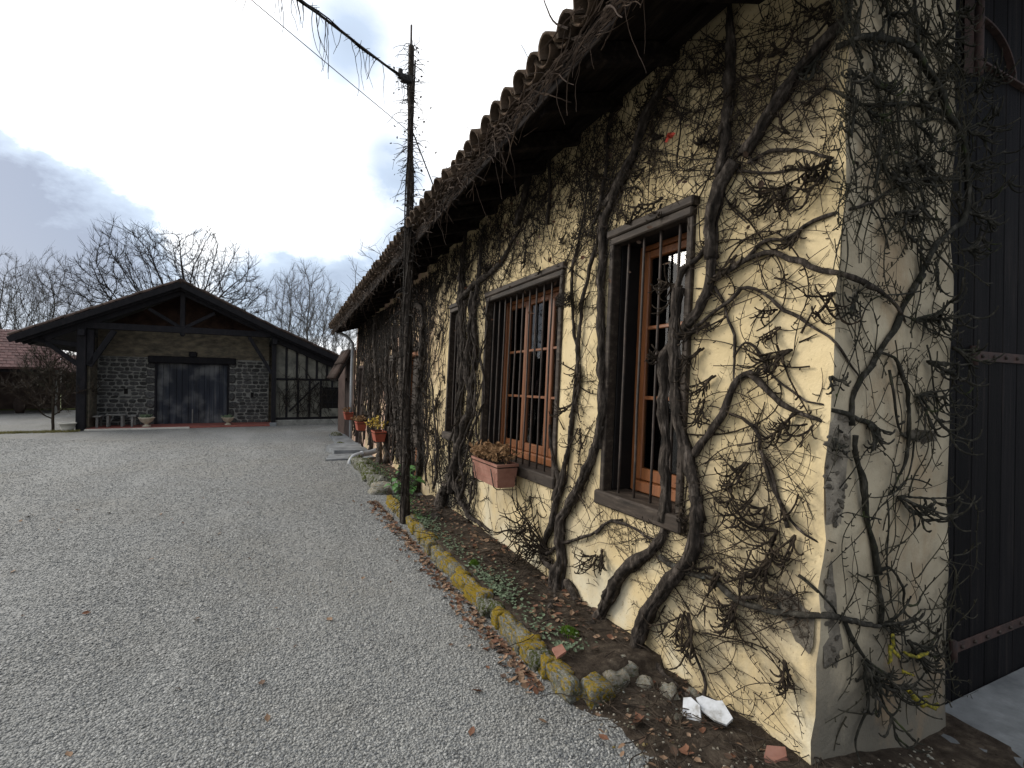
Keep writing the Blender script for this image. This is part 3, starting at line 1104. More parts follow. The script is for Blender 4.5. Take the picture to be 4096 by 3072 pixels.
win1 = window(*WINS[0], 4, 1, 3)
win2 = window(*WINS[1], 11, 3, 3)
win3 = window(*WINS[2], 4, 1, 3)
win4 = window(*WINS[3], 0, 1, 3, setback=.10)
win5 = window(*WINS[4], 0, 1, 2, setback=.10)
for (y0, y1, z0, z1), m_ in zip(DOORS, (CASING, SHED_DARK)):
    fr = MB()
    for ya, yb in ((y0, y0 + .07), (y1 - .07, y1)):
        fr.obox((wall_x(y0, 1) + .03, (ya + yb) / 2, z1 / 2), (.055, 0, 0), (0, (yb - ya) / 2, 0), (.035 * z1 / 2, 0, z1 / 2), .006)
    fr.obox((wall_x(y0, z1) + .03, (y0 + y1) / 2, z1 - .03), (.06, 0, 0), (0, (y1 - y0) / 2 + .02, 0), (0, 0, .035), .006)
    d = fr.build('door', ORANGE if m_ is CASING else m_, house)
    n = 6
    for k in range(n):
        a = y0 + .072 + (y1 - y0 - .144) * k / n
        c = y0 + .072 + (y1 - y0 - .144) * (k + 1) / n - .004
        MB().obox((wall_x(y0, 1) + .055, (a + c) / 2, z1 / 2 - .02), (.018, 0, 0), (0, (c - a) / 2, 0), (.035 * z1 / 2, 0, z1 / 2 - .05), .004).build('plank', m_, d)

# the tall dark door in the end wall
DY = 1.48
dr = MB().prism([(3.0, DY + .06, -.2), (5.3, DY + .06, -.2), (5.3, DY + .06, ZR(5.3)), (3.0, DY + .06, ZR(3.0))], (0, .04, 0)).build('end_door', DOOR_DARK, house, False, label='tall dark brown plank door with rusty strap hinges')
x = 3.125
k = 0
while x < 5.1:
    w = rnd.uniform(.135, .185)
    MB().box(x, x + w - .006, DY, DY + .045 + rnd.uniform(-.004, .004), -.185 + rnd.uniform(0, .02), ZR(x) - .01, .005).build('plank', DOOR_DARK, dr)
    x += w
for z0 in (1.80, .17):
    b = MB()
    b.box(3.60 if z0 > 1 else 3.42, 4.9, DY - .010, DY - .001, z0 - .028, z0 + .028, .003)
    s = b.build('strap_hinge', STRAP, dr)
    b = MB()
    xa = 3.60 if z0 > 1 else 3.42
    b.tube([(xa - .012, DY - .016, z) for z in (z0 - .055, z0, z0 + .055)], .020, 10)
    b.build('hinge_pin', STRAP, s, True)
    for xx in np.arange(xa + .09, 4.8, .14):
        MB().tube([(xx, DY - .009, z0), (xx, DY - .019, z0), (xx, DY - .024, z0)], [.011, .011, .004], 8).build('rivet', IRON, s, True)
# arched hinge high on the door
arc = [(3.62 + .42 * math.sin(t) * .9, 3.44 + .27 * math.cos(t)) for t in np.linspace(-.1, 1.5, 12)]
b = MB()
for (xa, za), (xb, zb) in zip(arc[:-1], arc[1:]):
    b.beam((xa, DY - .008, za), (xb, DY - .008, zb), .012, .05, (0, -1, 0), .002)
b.beam((3.58, DY - .008, 3.46), (4.3, DY - .008, 3.45), .012, .055, (0, -1, 0), .002)
hg = b.build('arched_hinge', STRAP, dr)
MB().tube([(3.57, DY - .02, z) for z in (3.38, 3.46, 3.60, 3.78)], .026, 10).build('hinge_pin', STRAP, hg, True)
MB().tube([(3.47, DY - .012, 3.35), (3.47, DY - .012, 3.80)], .03, 4).build('hinge_plate', STRAP, hg)
for xx, zz in ((3.72, 3.70), (3.88, 3.64), (3.98, 3.54), (3.76, 3.455), (3.92, 3.45), (4.1, 3.45)):
    MB().tube([(xx, DY - .016, zz), (xx, DY - .026, zz)], [.012, .009], 8).build('rivet', IRON, hg, True)
# pent roof and door leaf at the far end of the house
DARK_COVER = COVER[0].copy()
DARK_COVER.materials[0] = TILE_DARK
pr0 = thing('tiled_canopy', (2.0, 14.3, 1.5), 'small steep tiled canopy sticking out at far end of the farmhouse', 'canopy')
b = MB()
b.prism([(2.06, 14.3, 2.52), (2.06, 16.0, 2.52), (1.60, 16.0, 1.62), (1.60, 14.3, 1.62)], (.05, 0, .03))
b.build('canopy_board', DARK_WOOD, pr0)
ca = math.atan2(.9, .46)
for k in range(7):
    for row in range(2):
        o = place('roof_tile', DARK_COVER, (1.585 + row * .205, 14.42 + k * .24, 1.66 + row * .41), (1, 1.1, 1), (rnd.uniform(-.05, .05), -ca + rnd.uniform(-.05, .05), 0), pr0)
an = thing('annex', (2.05, 14.12, 0), 'low brown boarded annex beyond the downpipe at far end of farmhouse', 'annex')
MB().box(2.03, 5.5, WALL_END + .005, 17.5, -.2, 2.45).build('wall', pmat('annex_render', [(.3, (.08, .052, .042)), (.7, (.16, .11, .088))], 3, .9), an)
for k in range(6):
    MB().box(1.99, 2.028, 14.45 + k * .16, 14.45 + k * .16 + .152, .05, 1.62, .004).build('door_plank', SHED_DARK, an)
MB().box(1.985, 2.027, 15.44, 15.54, .0, 1.70, .005).build('door_post', CASING, an)
b = MB()
b.tube([(1.93, 13.83, .12), (1.93, 13.83, 1.5), (1.95, 13.83, 2.6), (1.80, 13.83, 2.78), (1.55, 13.83, 2.88)], .042, 10)
tag(b.build('downpipe', GREY_PLASTIC, None, True), 'pale grey rainwater downpipe at far end of the farmhouse wall', 'downpipe')

# ------------------------------------------------------------------ creepers on the walls
STEMS = {
 'A': [
  (0.0401, 0.0316, [(1.827,2.26,0.04),(1.945,2.344,0.04),(2.005,2.346,0.151),(2.011,2.274,0.305),(2.017,2.205,0.412),(2.028,2.109,0.551),(2.042,2.021,0.668),(2.052,1.976,0.781),(2.057,1.975,0.893),(2.062,1.982,1.028)]),
  (0.0282, 0.0252, [(2.06,1.953,0.9),(2.06,1.999,1.045),(2.061,2.025,1.153),(2.061,2.08,1.305),(2.059,2.133,1.428),(2.063,2.163,1.603),(2.068,2.169,1.769),(2.072,2.183,1.888),(2.077,2.18,2.031),(2.083,2.16,2.147)]),
  (0.0193, 0.0143, [(2.065,2.022,1.232),(2.082,1.946,1.351),(2.101,1.863,1.456),(2.111,1.835,1.564),(2.122,1.795,1.644),(2.133,1.737,1.665),(2.14,1.683,1.624),(2.146,1.607,1.55),(2.153,1.506,1.496),(2.155,1.419,1.46),(2.223,1.37,1.416)]),
  (0.0169, 0.0103, [(2.077,2.18,2.031),(2.08,2.188,2.128),(2.09,2.136,2.25),(2.101,2.071,2.285),(2.117,1.999,2.362),(2.127,1.967,2.445)]),
  (0.0187, 0.0094, [(2.024,2.218,0.641),(2.032,2.097,0.62),(2.043,1.989,0.614),(2.06,1.863,0.631),(2.069,1.776,0.587),(2.079,1.682,0.57),(2.095,1.521,0.599),(2.127,1.37,0.646),(2.325,1.37,0.584),(2.538,1.37,0.522),(2.81,1.37,0.485)]),
  (0.0103, 0.0054, [(2.069,1.775,0.581),(2.077,1.707,0.589),(2.087,1.637,0.625),(2.094,1.568,0.629),(2.095,1.528,0.607)]),
  (0.0211, 0.0104, [(2.002,2.339,0.044),(1.996,2.212,0.04),(1.958,2.077,0.04),(1.946,1.945,0.04),(1.953,1.857,0.04)]),
  (0.0095, 0.0065, [(1.945,1.82,0.04),(2.03,1.889,0.086),(2.03,1.934,0.172),(2.028,1.983,0.26),(2.029,2.02,0.368),(2.025,2.086,0.418)]),
 ],
 'B': [
  (0.0365, 0.0288, [(1.89,2.695,0.04),(2.002,2.763,0.059),(2.009,2.649,0.258),(2.015,2.541,0.431),(2.02,2.393,0.566),(2.024,2.258,0.676),(2.03,2.199,0.786),(2.036,2.204,0.958)]),
  (0.0254, 0.0222, [(2.032,2.199,0.841),(2.042,2.202,1.125),(2.05,2.219,1.362),(2.057,2.24,1.602),(2.064,2.234,1.783),(2.077,2.133,1.908),(2.096,2.031,2.014),(2.112,1.973,2.142),(2.12,1.964,2.276)]),
  (0.0286, 0.0308, [(2.12,1.964,2.276),(2.123,1.974,2.39),(2.129,1.97,2.502),(2.139,1.946,2.608),(2.153,1.899,2.694),(2.167,1.853,2.756)]),
  (0.0335, 0.0198, [(2.178,1.813,2.777),(2.194,1.759,2.849),(2.218,1.679,2.961),(2.239,1.602,3.057),(2.255,1.525,3.129),(2.265,1.456,3.174),(2.269,1.419,3.226),(2.274,1.399,3.286),(2.279,1.392,3.363)]),
  (0.0253, 0.024, [(2.143,1.946,2.713),(2.152,1.929,2.816),(2.159,1.925,2.958),(2.169,1.914,3.098),(2.175,1.918,3.243),(2.18,1.921,3.39),(2.184,1.936,3.543),(2.187,1.95,3.69)]),
  (0.0143, 0.0113, [(2.116,1.959,2.162),(2.132,1.885,2.189),(2.152,1.799,2.223),(2.165,1.743,2.252),(2.183,1.646,2.245),(2.191,1.575,2.2),(2.197,1.507,2.177),(2.197,1.438,2.115),(2.222,1.37,2.087),(2.333,1.37,2.068),(2.404,1.37,2.054),(2.537,1.37,2.01),(2.626,1.37,1.962),(2.672,1.37,1.919)]),
  (0.0098, 0.007, [(2.153,1.794,2.232),(2.167,1.744,2.286),(2.179,1.69,2.314),(2.189,1.63,2.304),(2.201,1.553,2.322),(2.21,1.479,2.351),(2.214,1.406,2.368),(2.289,1.37,2.389),(2.395,1.37,2.426),(2.489,1.37,2.48),(2.611,1.37,2.538)]),
  (0.0099, 0.006, [(2.077,2.116,1.854),(2.099,2.003,1.954),(2.129,1.866,2.045),(2.144,1.802,2.087),(2.158,1.729,2.084),(2.169,1.654,2.033),(2.174,1.591,1.965),(2.18,1.511,1.917),(2.18,1.432,1.851),(2.177,1.374,1.793),(2.26,1.37,1.723),(2.337,1.37,1.651),(2.4,1.37,1.596)]),
  (0.0079, 0.0076, [(2.115,1.957,2.129),(2.122,1.897,2.026),(2.124,1.866,1.941),(2.126,1.834,1.863),(2.123,1.827,1.767),(2.117,1.822,1.639),(2.112,1.83,1.575)]),
  (0.0068, 0.0052, [(2.122,1.828,1.751),(2.133,1.788,1.816),(2.141,1.745,1.819),(2.146,1.695,1.762),(2.149,1.645,1.679),(2.154,1.582,1.619),(2.157,1.51,1.563),(2.159,1.414,1.529),(2.25,1.37,1.507)]),
  (0.0083, 0.0088, [(2.106,1.835,1.468),(2.117,1.768,1.451),(2.122,1.721,1.413),(2.126,1.675,1.361),(2.123,1.675,1.306),(2.125,1.641,1.26),(2.125,1.605,1.196),(2.123,1.583,1.122),(2.121,1.557,1.05),(2.119,1.515,0.975)]),
  (0.0086, 0.0064, [(2.124,1.663,1.304),(2.124,1.621,1.21),(2.123,1.588,1.127),(2.123,1.548,1.065),(2.122,1.501,1.007),(2.122,1.437,0.964),(2.137,1.37,0.916)]),
  (0.0091, 0.0059, [(2.177,1.806,2.737),(2.202,1.702,2.755),(2.219,1.6,2.726),(2.228,1.508,2.674),(2.23,1.425,2.617),(2.306,1.37,2.587)]),
  (0.0077, 0.0045, [(2.163,1.86,2.709),(2.193,1.714,2.652),(2.214,1.595,2.629),(2.226,1.48,2.6),(2.23,1.37,2.587)]),
 ],
 'C': [
  (0.0508, 0.0477, [(1.799,2.953,0.04),(1.981,3.236,0.04),(2.004,3.273,0.124),(2.007,3.297,0.208)]),
  (0.034, 0.0264, [(2.006,3.285,0.171),(2.01,3.239,0.287),(2.013,3.266,0.38),(2.017,3.282,0.498),(2.02,3.283,0.579),(2.024,3.205,0.679),(2.03,3.074,0.854),(2.036,2.952,1.038),(2.043,2.861,1.218),(2.047,2.83,1.332)]),
  (0.0276, 0.0239, [(2.041,2.861,1.178),(2.048,2.821,1.368),(2.056,2.836,1.596),(2.066,2.872,1.885),(2.076,2.891,2.178),(2.087,2.898,2.472),(2.096,2.897,2.737),(2.099,2.814,2.843),(2.105,2.734,3.001)]),
  (0.0249, 0.0264, [(2.099,2.883,2.839),(2.101,2.782,2.899),(2.104,2.687,2.984),(2.108,2.611,3.079),(2.111,2.553,3.185),(2.115,2.483,3.282),(2.118,2.392,3.379),(2.121,2.283,3.451)]),
  (0.0228, 0.0169, [(2.006,3.318,0.18),(2.008,3.528,0.227),(2.011,3.537,0.322),(2.015,3.464,0.428),(2.019,3.4,0.529),(2.023,3.391,0.657),(2.03,3.34,0.845),(2.034,3.419,0.978),(2.04,3.504,1.149),(2.045,3.552,1.275)]),
  (0.0187, 0.0145, [(2.018,3.41,0.527),(2.023,3.38,0.659),(2.029,3.304,0.82),(2.035,3.27,0.99),(2.04,3.226,1.149),(2.046,3.192,1.303)]),
  (0.0163, 0.0126, [(2.025,3.412,0.703),(2.032,3.305,0.917),(2.04,3.22,1.151),(2.053,3.177,1.514),(2.067,3.152,1.904),(2.077,3.121,2.211),(2.086,3.045,2.443),(2.091,2.98,2.61),(2.098,2.927,2.804)]),
  (0.0123, 0.01, [(2.047,3.222,1.356),(2.056,3.127,1.593),(2.064,3.174,1.827),(2.075,3.258,2.15),(2.087,3.291,2.477),(2.095,3.216,2.7),(2.104,3.153,2.966),(2.113,3.159,3.22)]),
  (0.0154, 0.0085, [(2.01,3.471,0.272),(2.014,3.259,0.41),(2.018,3.046,0.508),(2.021,2.855,0.607),(2.025,2.71,0.716),(2.027,2.559,0.758)]),
  (0.0101, 0.0076, [(2.021,2.831,0.602),(2.025,2.707,0.713),(2.026,2.493,0.74),(2.025,2.32,0.72),(2.028,2.206,0.738)]),
  (0.033, 0.0224, [(2.006,3.162,0.163),(2.005,3.068,0.129),(2.002,2.993,0.062),(1.979,2.874,0.04)]),
  (0.0245, 0.0197, [(1.828,2.962,0.04),(1.864,2.881,0.04),(1.906,2.799,0.04),(1.961,2.754,0.04),(2.003,2.738,0.075)]),
  (0.0176, 0.0164, [(2.103,3.698,2.934),(2.113,3.691,3.227),(2.123,3.729,3.528),(2.13,3.77,3.719),(2.137,3.696,3.916)]),
  (0.0312, 0.024, [(2.109,4.303,3.102),(2.115,4.182,3.294),(2.122,4.094,3.489),(2.127,3.978,3.628)]),
  (0.0125, 0.0141, [(2.118,2.891,3.381),(2.122,2.882,3.472),(2.126,2.845,3.595),(2.128,2.806,3.668),(2.132,2.768,3.758)]),
  (0.015, 0.0124, [(2.096,3.021,2.746),(2.101,2.949,2.879),(2.109,2.902,3.101),(2.117,2.904,3.339),(2.123,2.87,3.513),(2.128,2.849,3.644)]),
 ],
 'D': [
  (0.0752, 0.0586, [(1.754,5.452,0.04),(1.916,5.907,0.04),(2.007,6.033,0.187),(2.012,5.9,0.347)]),
  (0.0429, 0.0352, [(2.01,5.742,0.296),(2.02,5.71,0.575),(2.026,5.616,0.749),(2.034,5.508,0.966),(2.041,5.402,1.161),(2.047,5.256,1.337),(2.054,5.317,1.547),(2.063,5.446,1.809),(2.075,5.383,2.146),(2.086,5.381,2.454),(2.092,5.342,2.633)]),
  (0.0351, 0.0287, [(2.012,5.898,0.331),(2.022,5.764,0.615),(2.029,5.673,0.821),(2.037,5.658,1.046),(2.046,5.647,1.303),(2.057,5.599,1.622),(2.068,5.597,1.94),(2.079,5.665,2.265),(2.091,5.734,2.597),(2.098,5.714,2.789)]),
  (0.0382, 0.019, [(2.016,5.917,0.459),(2.013,5.634,0.381),(2.009,5.41,0.255),(2.006,5.162,0.161),(2.005,4.905,0.152),(2.005,4.618,0.144)]),
  (0.0339, 0.0375, [(2.056,5.63,1.59),(2.077,5.746,2.196),(2.096,5.792,2.747),(2.111,5.789,3.186),(2.123,5.739,3.501)]),
  (0.0375, 0.0178, [(2.091,5.77,2.591),(2.095,5.397,2.703),(2.097,4.934,2.76),(2.099,4.621,2.827),(2.105,4.39,2.987),(2.108,4.207,3.076)]),
  (0.0241, 0.0184, [(2.054,5.302,1.552),(2.068,5.217,1.952),(2.083,5.325,2.365),(2.097,5.239,2.757),(2.111,5.237,3.16),(2.117,5.155,3.339)]),
 ],
 'E': [
  (0.0558, 0.0495, [(1.908,7.261,0.04),(2.009,7.783,0.247),(2.02,8.003,0.579),(2.033,8.23,0.951),(2.049,8.384,1.391),(2.065,8.554,1.847),(2.081,8.631,2.314),(2.097,8.65,2.782),(2.106,8.66,3.017)]),
  (0.0457, 0.0414, [(2.004,7.283,0.108),(2.015,7.183,0.44),(2.025,7.285,0.723),(2.035,7.435,1.01),(2.05,7.464,1.415),(2.067,7.354,1.921),(2.085,7.394,2.429),(2.095,7.498,2.727),(2.103,8.685,2.95)]),
  (0.042, 0.0357, [(1.902,8.039,0.04),(2.011,8.257,0.327),(2.026,8.613,0.738),(2.04,8.955,1.137),(2.057,9.201,1.616),(2.072,9.212,2.059),(2.092,9.449,2.624)]),
  (0.0283, 0.0218, [(2.077,8.482,2.189),(2.074,8.152,2.125),(2.074,7.735,2.124),(2.077,7.515,2.194)]),
  (0.0279, 0.0203, [(1.899,7.264,0.04),(1.78,6.66,0.04),(1.801,6.403,0.04),(1.749,5.974,0.04)]),
 ],
 'F': [
  (0.0486, 0.0414, [(1.87,9.454,0.04),(2.014,10.179,0.404),(2.032,10.562,0.918),(2.052,10.634,1.473),(2.072,11.004,2.047),(2.093,11.319,2.653),(2.108,11.123,3.076)]),
  (0.0396, 0.0338, [(2.006,9.345,0.173),(2.021,9.623,0.593),(2.039,9.565,1.107),(2.057,9.806,1.615),(2.075,9.931,2.142),(2.095,10.324,2.707)]),
  (0.0463, 0.0334, [(2.003,11.097,0.1),(2.021,11.153,0.589),(2.039,11.549,1.128),(2.061,11.635,1.733),(2.078,12.038,2.24)]),
 ],
 'G': [
  (0.011, 0.0079, [(2.525,1.37,0.533),(2.526,1.37,0.638),(2.498,1.37,0.748),(2.466,1.37,0.857),(2.427,1.37,0.982),(2.381,1.37,1.116),(2.35,1.37,1.229),(2.299,1.37,1.333)]),
  (0.0116, 0.0112, [(2.485,1.37,0.772),(2.44,1.37,0.933),(2.386,1.37,1.061),(2.355,1.37,1.224),(2.312,1.37,1.306),(2.294,1.37,1.402)]),
  (0.0112, 0.0138, [(2.289,1.37,1.442),(2.286,1.37,1.553),(2.33,1.37,1.625),(2.407,1.37,1.707),(2.515,1.37,1.793),(2.612,1.37,1.898),(2.669,1.37,1.987),(2.741,1.37,2.079),(2.816,1.37,2.155)]),
  (0.0122, 0.0161, [(2.771,1.37,2.108),(2.846,1.37,2.238),(2.924,1.37,2.318),(3.054,1.37,2.399),(3.173,1.37,2.491),(3.214,1.37,2.637),(3.165,1.37,2.767),(3.126,1.37,2.898),(3.022,1.37,2.956),(2.936,1.37,3.042),(2.838,1.37,3.122),(2.712,1.37,3.173),(2.593,1.37,3.197),(2.452,1.37,3.171),(2.268,1.37,3.115),(2.262,1.429,3.108)]),
  (0.0082, 0.009, [(2.488,1.37,1.767),(2.587,1.37,1.746),(2.662,1.37,1.663),(2.707,1.37,1.545),(2.721,1.37,1.416),(2.702,1.37,1.288),(2.645,1.37,1.189),(2.596,1.37,1.125)]),
  (0.0104, 0.007, [(2.972,1.37,2.962),(2.749,1.37,2.951),(2.543,1.37,2.9),(2.379,1.37,2.851),(2.249,1.37,2.842),(2.25,1.451,2.939),(2.24,1.565,2.979)]),
  (0.0102, 0.0069, [(2.872,1.37,3.008),(2.999,1.37,3.157),(3.098,1.37,3.276),(3.164,1.37,3.416)]),
  (0.0099, 0.0071, [(2.712,1.37,3.165),(2.74,1.37,3.285),(2.706,1.37,3.394),(2.734,1.37,3.489)]),
  (0.0105, 0.0066, [(2.268,1.37,3.115),(2.268,1.372,3.203),(2.315,1.37,3.312)]),
  (0.0092, 0.006, [(3.133,1.37,2.669),(2.883,1.37,2.622),(2.698,1.37,2.588),(2.523,1.37,2.572),(2.466,1.37,2.627),(2.563,1.37,2.68),(2.755,1.37,2.702),(2.978,1.37,2.721)]),
  (0.0116, 0.0097, [(2.158,1.379,1.51),(2.256,1.37,1.49),(2.387,1.37,1.455),(2.483,1.37,1.413),(2.547,1.37,1.353)]),
  (0.0104, 0.0061, [(2.249,1.37,0.602),(2.306,1.37,0.507),(2.377,1.37,0.424),(2.435,1.37,0.36),(2.451,1.37,0.287)]),
  (0.0067, 0.0037, [(2.423,1.37,0.251),(2.418,1.37,0.174),(2.357,1.37,0.097),(2.321,1.356,0.04),(2.248,1.289,0.04),(2.258,1.261,0.04)]),
  (0.0066, 0.0046, [(2.11,1.457,0.784),(2.108,1.39,0.742),(2.169,1.37,0.682),(2.249,1.37,0.602)]),
  (0.0069, 0.005, [(2.512,1.37,0.781),(2.571,1.37,0.79),(2.649,1.37,0.734),(2.706,1.37,0.644),(2.714,1.37,0.524)]),
 ],
}
SPURS = [
 ('B', (2.147,1.834,2.272), -100, 8, 0.139),
 ('B', (2.105,1.965,1.94), -120, 8, 0.134),
 ('B', (2.094,1.995,1.807), -150, 8, 0.135),
 ('B', (2.101,1.915,1.66), -120, 9, 0.142),
 ('B', (2.084,1.981,1.538), -100, 8, 0.123),
 ('B', (2.206,1.614,2.551), -140, 9, 0.15),
 ('B', (2.168,1.597,1.886), -150, 7, 0.109),
 ('B', (2.167,1.551,1.775), -150, 12, 0.165),
 ('B', (2.17,1.621,1.968), -150, 5, 0.09),
 ('B', (2.153,1.506,1.487), -120, 9, 0.124),
 ('B', (2.153,1.446,1.444), -120, 8, 0.111),
 ('B', (2.11,1.735,1.237), -110, 9, 0.123),
 ('B', (2.085,2.146,2.157), -150, 10, 0.165),
 ('B', (2.066,2.182,1.745), 180, 6, 0.131),
 ('B', (2.191,1.404,2.016), -120, 9, 0.11),
 ('B', (2.047,2.082,0.961), -100, 7, 0.115),
 ('B', (2.061,3.14,1.748), -100, 8, 0.139),
 ('B', (2.052,3.176,1.499), -100, 9, 0.172),
 ('B', (2.045,3.103,1.287), -80, 8, 0.138),
 ('B', (2.23,1.425,2.617), -130, 9, 0.136),
 ('B', (2.225,1.488,2.599), -120, 8, 0.164),
 ('B', (2.204,1.529,2.32), -100, 7, 0.1),
 ('B', (2.208,1.599,2.544), -100, 8, 0.128),
 ('G', (2.745,1.37,1.932), -20, 14, 0.25),
 ('G', (2.875,1.37,1.738), -40, 10, 0.212),
 ('G', (2.785,1.37,1.579), -25, 14, 0.286),
 ('G', (2.647,1.37,1.104), -15, 12, 0.279),
 ('G', (2.414,1.37,1.448), -50, 9, 0.138),
 ('G', (2.167,1.387,1.654), -60, 8, 0.086),
 ('G', (2.295,1.37,2.005), -150, 9, 0.151),
 ('G', (3.105,1.37,1.819), -10, 6, 0.183),
 ('G', (2.15,1.372,1.391), -110, 6, 0.085),
 ('G', (3.174,1.37,3.085), 15, 9, 0.241),
 ('G', (3.127,1.37,2.888), 10, 9, 0.258),
 ('G', (3.166,1.37,2.74), 20, 9, 0.259),
 ('G', (3.172,1.37,2.518), 5, 9, 0.241),
 ('G', (3.178,1.37,2.315), -10, 9, 0.241),
 ('G', (2.751,1.37,2.857), -60, 8, 0.129),
 ('G', (2.551,1.37,2.594), -20, 7, 0.133),
 ('G', (2.897,1.37,3.289), 30, 8, 0.177),
 ('G', (2.45,1.37,3.277), 60, 8, 0.163),
 ('G', (3.025,1.37,3.463), 40, 8, 0.163),
 ('G', (2.725,1.37,2.704), -20, 7, 0.137),
 ('G', (2.375,1.37,2.995), -60, 10, 0.145),
 ('G', (2.254,1.391,2.989), -70, 9, 0.119),
 ('G', (2.259,1.493,3.129), -110, 9, 0.124),
 ('G', (2.391,1.37,0.404), -40, 12, 0.223),
 ('G', (2.451,1.37,0.304), -50, 14, 0.286),
 ('G', (2.533,1.37,0.531), -5, 10, 0.229),
 ('G', (2.752,1.37,0.417), -60, 9, 0.183),
 ('G', (2.786,1.37,0.345), -30, 8, 0.212),
 ('B', (2.115,1.551,0.951), -130, 14, 0.175),
 ('B', (2.104,1.589,0.819), -120, 12, 0.159),
 ('B', (2.12,1.48,0.953), -100, 10, 0.127),
 ('B', (2.116,1.602,1.045), -140, 8, 0.116),
 ('B', (2.069,1.757,0.555), -120, 10, 0.14),
 ('A', (2.027,2.052,0.381), -100, 9, 0.153),
 ('A', (2.031,2.022,0.405), -60, 9, 0.202),
 ('A', (2.07,1.755,0.565), -120, 7, 0.104),
 ('C', (2.01,3.451,0.283), 150, 26, 0.351),
 ('C', (2.011,3.541,0.32), 165, 20, 0.326),
 ('C', (2.008,3.384,0.241), 200, 14, 0.21),
 ('C', (2.016,2.812,0.46), -160, 9, 0.146),
 ('C', (2.018,2.755,0.513), -100, 9, 0.117),
]



def surf_n(p):
    """Outward normal at a point on one of the two walls (blended round the corner)."""
    t = ss(FY + .10, FY + .002, p[1])
    v = Vector((-(1 - t), -t, 0))
    return v.normalized()


VINES = {
    'A': ('old_vine', 'thick twisted vine trunk nearest the corner, rising right of the nearest window', (2.0, 2.4, 0)),
    'B': ('old_vine', 'vine whose leaning trunk climbs over the right edge of the nearest window', (2.0, 2.9, 0)),
    'C': ('old_vine', 'vine with stout split trunk between the nearest window and the wide window', (2.0, 3.3, 0)),
    'D': ('old_vine', 'bushy vine growing beside the narrow window left of the wide window', (2.0, 5.4, 0)),
    'E': ('old_vine', 'dark vine of many upright stems behind the vine-clad pole', (2.0, 7.6, 0)),
    'F': ('old_vine', 'farthest dark vine covering the far end of the farmhouse wall', (2.0, 10, 0)),
    'G': ('old_vine', 'mossy green vine with bristling spurs spread over the end wall beside the dark door', (2.3, FY, 0)),
}
vine = {}
for k, (nm, lb, lc) in VINES.items():
    vine[k] = thing(nm, lc, lb, 'vine', 'creepers growing on the farmhouse')


def put(P, R, lift=.004):
    """Move surface points out of the wall by their radius."""
    out = []
    for p, r in zip(P, R):
        n = surf_n(p)
        out.append((p[0] + n.x * (r * .85 + lift), p[1] + n.y * (r * .85 + lift), p[2]))
    return np.array(out)


for key, lst in STEMS.items():
    mat = {'G': BARK_MOSS}.get(key, BARK)
    for i, (r0, r1, P) in enumerate(lst):
        Q = resample(P, .035, .004)
        R = np.linspace(r0, r1, len(Q))
        R = R * (1 + .10 * np.sin(np.arange(len(Q)) * .8 + i) + .07 * rng.normal(0, 1, len(Q)))
        far_ = min([min((Vector(q) - Vector(P[-1])).length for q in P2) for j, (_, _, P2) in enumerate(lst) if j != i] or [9])
        if far_ > .09 and r0 < .04:
            m_t = max(3, int(len(R) * .35))
            R[-m_t:] *= np.linspace(1, .35, m_t)
        if i < 2 and P[0][2] < .2:
            R[:4] *= np.linspace(1.35, 1.0, 4)
            Q[0][2] -= .06
        b = MB()
        n = 18 if r0 > .02 else 9 if r0 > .009 else 7
        b.tube(put(Q, R, .004 + .012 * rnd.random()), R, n, lump=.20 if r0 > .012 else .13, seed=i)
        # strands of loose bark twisting round the big trunks
        if r0 > .018:
            for s in range(5):
                ph, tw = rnd.uniform(0, 6.3), rnd.uniform(2, 5) * rnd.choice((-1, 1))
                S = put(Q, R, .004)
                W_ = []
                for j, (c, r) in enumerate(zip(S, R)):
                    nn = surf_n(c)
                    sd = Vector((-nn.y, nn.x, 0))
                    a = ph + tw * j * .035
                    W_.append((c[0] + r * .95 * (math.cos(a) * sd.x + math.sin(a) * nn.x), c[1] + r * .95 * (math.cos(a) * sd.y + math.sin(a) * nn.y), c[2]))
                b.tube(np.array(W_), R * rnd.uniform(.2, .36) * (1 + .25 * rng.normal(0, 1, len(R))).clip(.4, 1.6), 6, lump=.2, seed=s)
        m2 = BARK_LICHEN if key == 'A' and i == 4 else mat
        b.build('trunk' if r0 > .022 else 'branch', m2, vine[key], True)


def in_hole(y, z, pad=.0):
    return any(a - pad < y < b_ + pad and c - pad < z < d + pad for a, b_, c, d in WINS + DOORS)


def finger(bb, q, d, ln, r, nrm, right, g, hook, p0):
    """One knobbly shoot that leaves along d and hooks upwards."""
    m = max(6, int(ln / .014))
    st = ln / m
    side = g.uniform(-.8, .8)
    P, R = [], []
    for j in range(m + 1):
        P.append(tuple(q))
        R.append(r * (1.20 if j % 2 else .82) * (1.1 - .5 * j / m) * g.uniform(.88, 1.12))
        t = j / m
        d = (d + Vector((0, 0, 1)) * hook * (.3 + t) / m * 1.5 + right * side / m + Vector((g.uniform(-1, 1), g.uniform(-1, 1), g.uniform(-1, 1))) * .13).normalized()
        q = q + d * st
        o = (q - p0).dot(nrm)
        if o < .008:
            q = q + nrm * (.008 - o)
    bb.tube(P, R, 6, lump=.10)
    return P


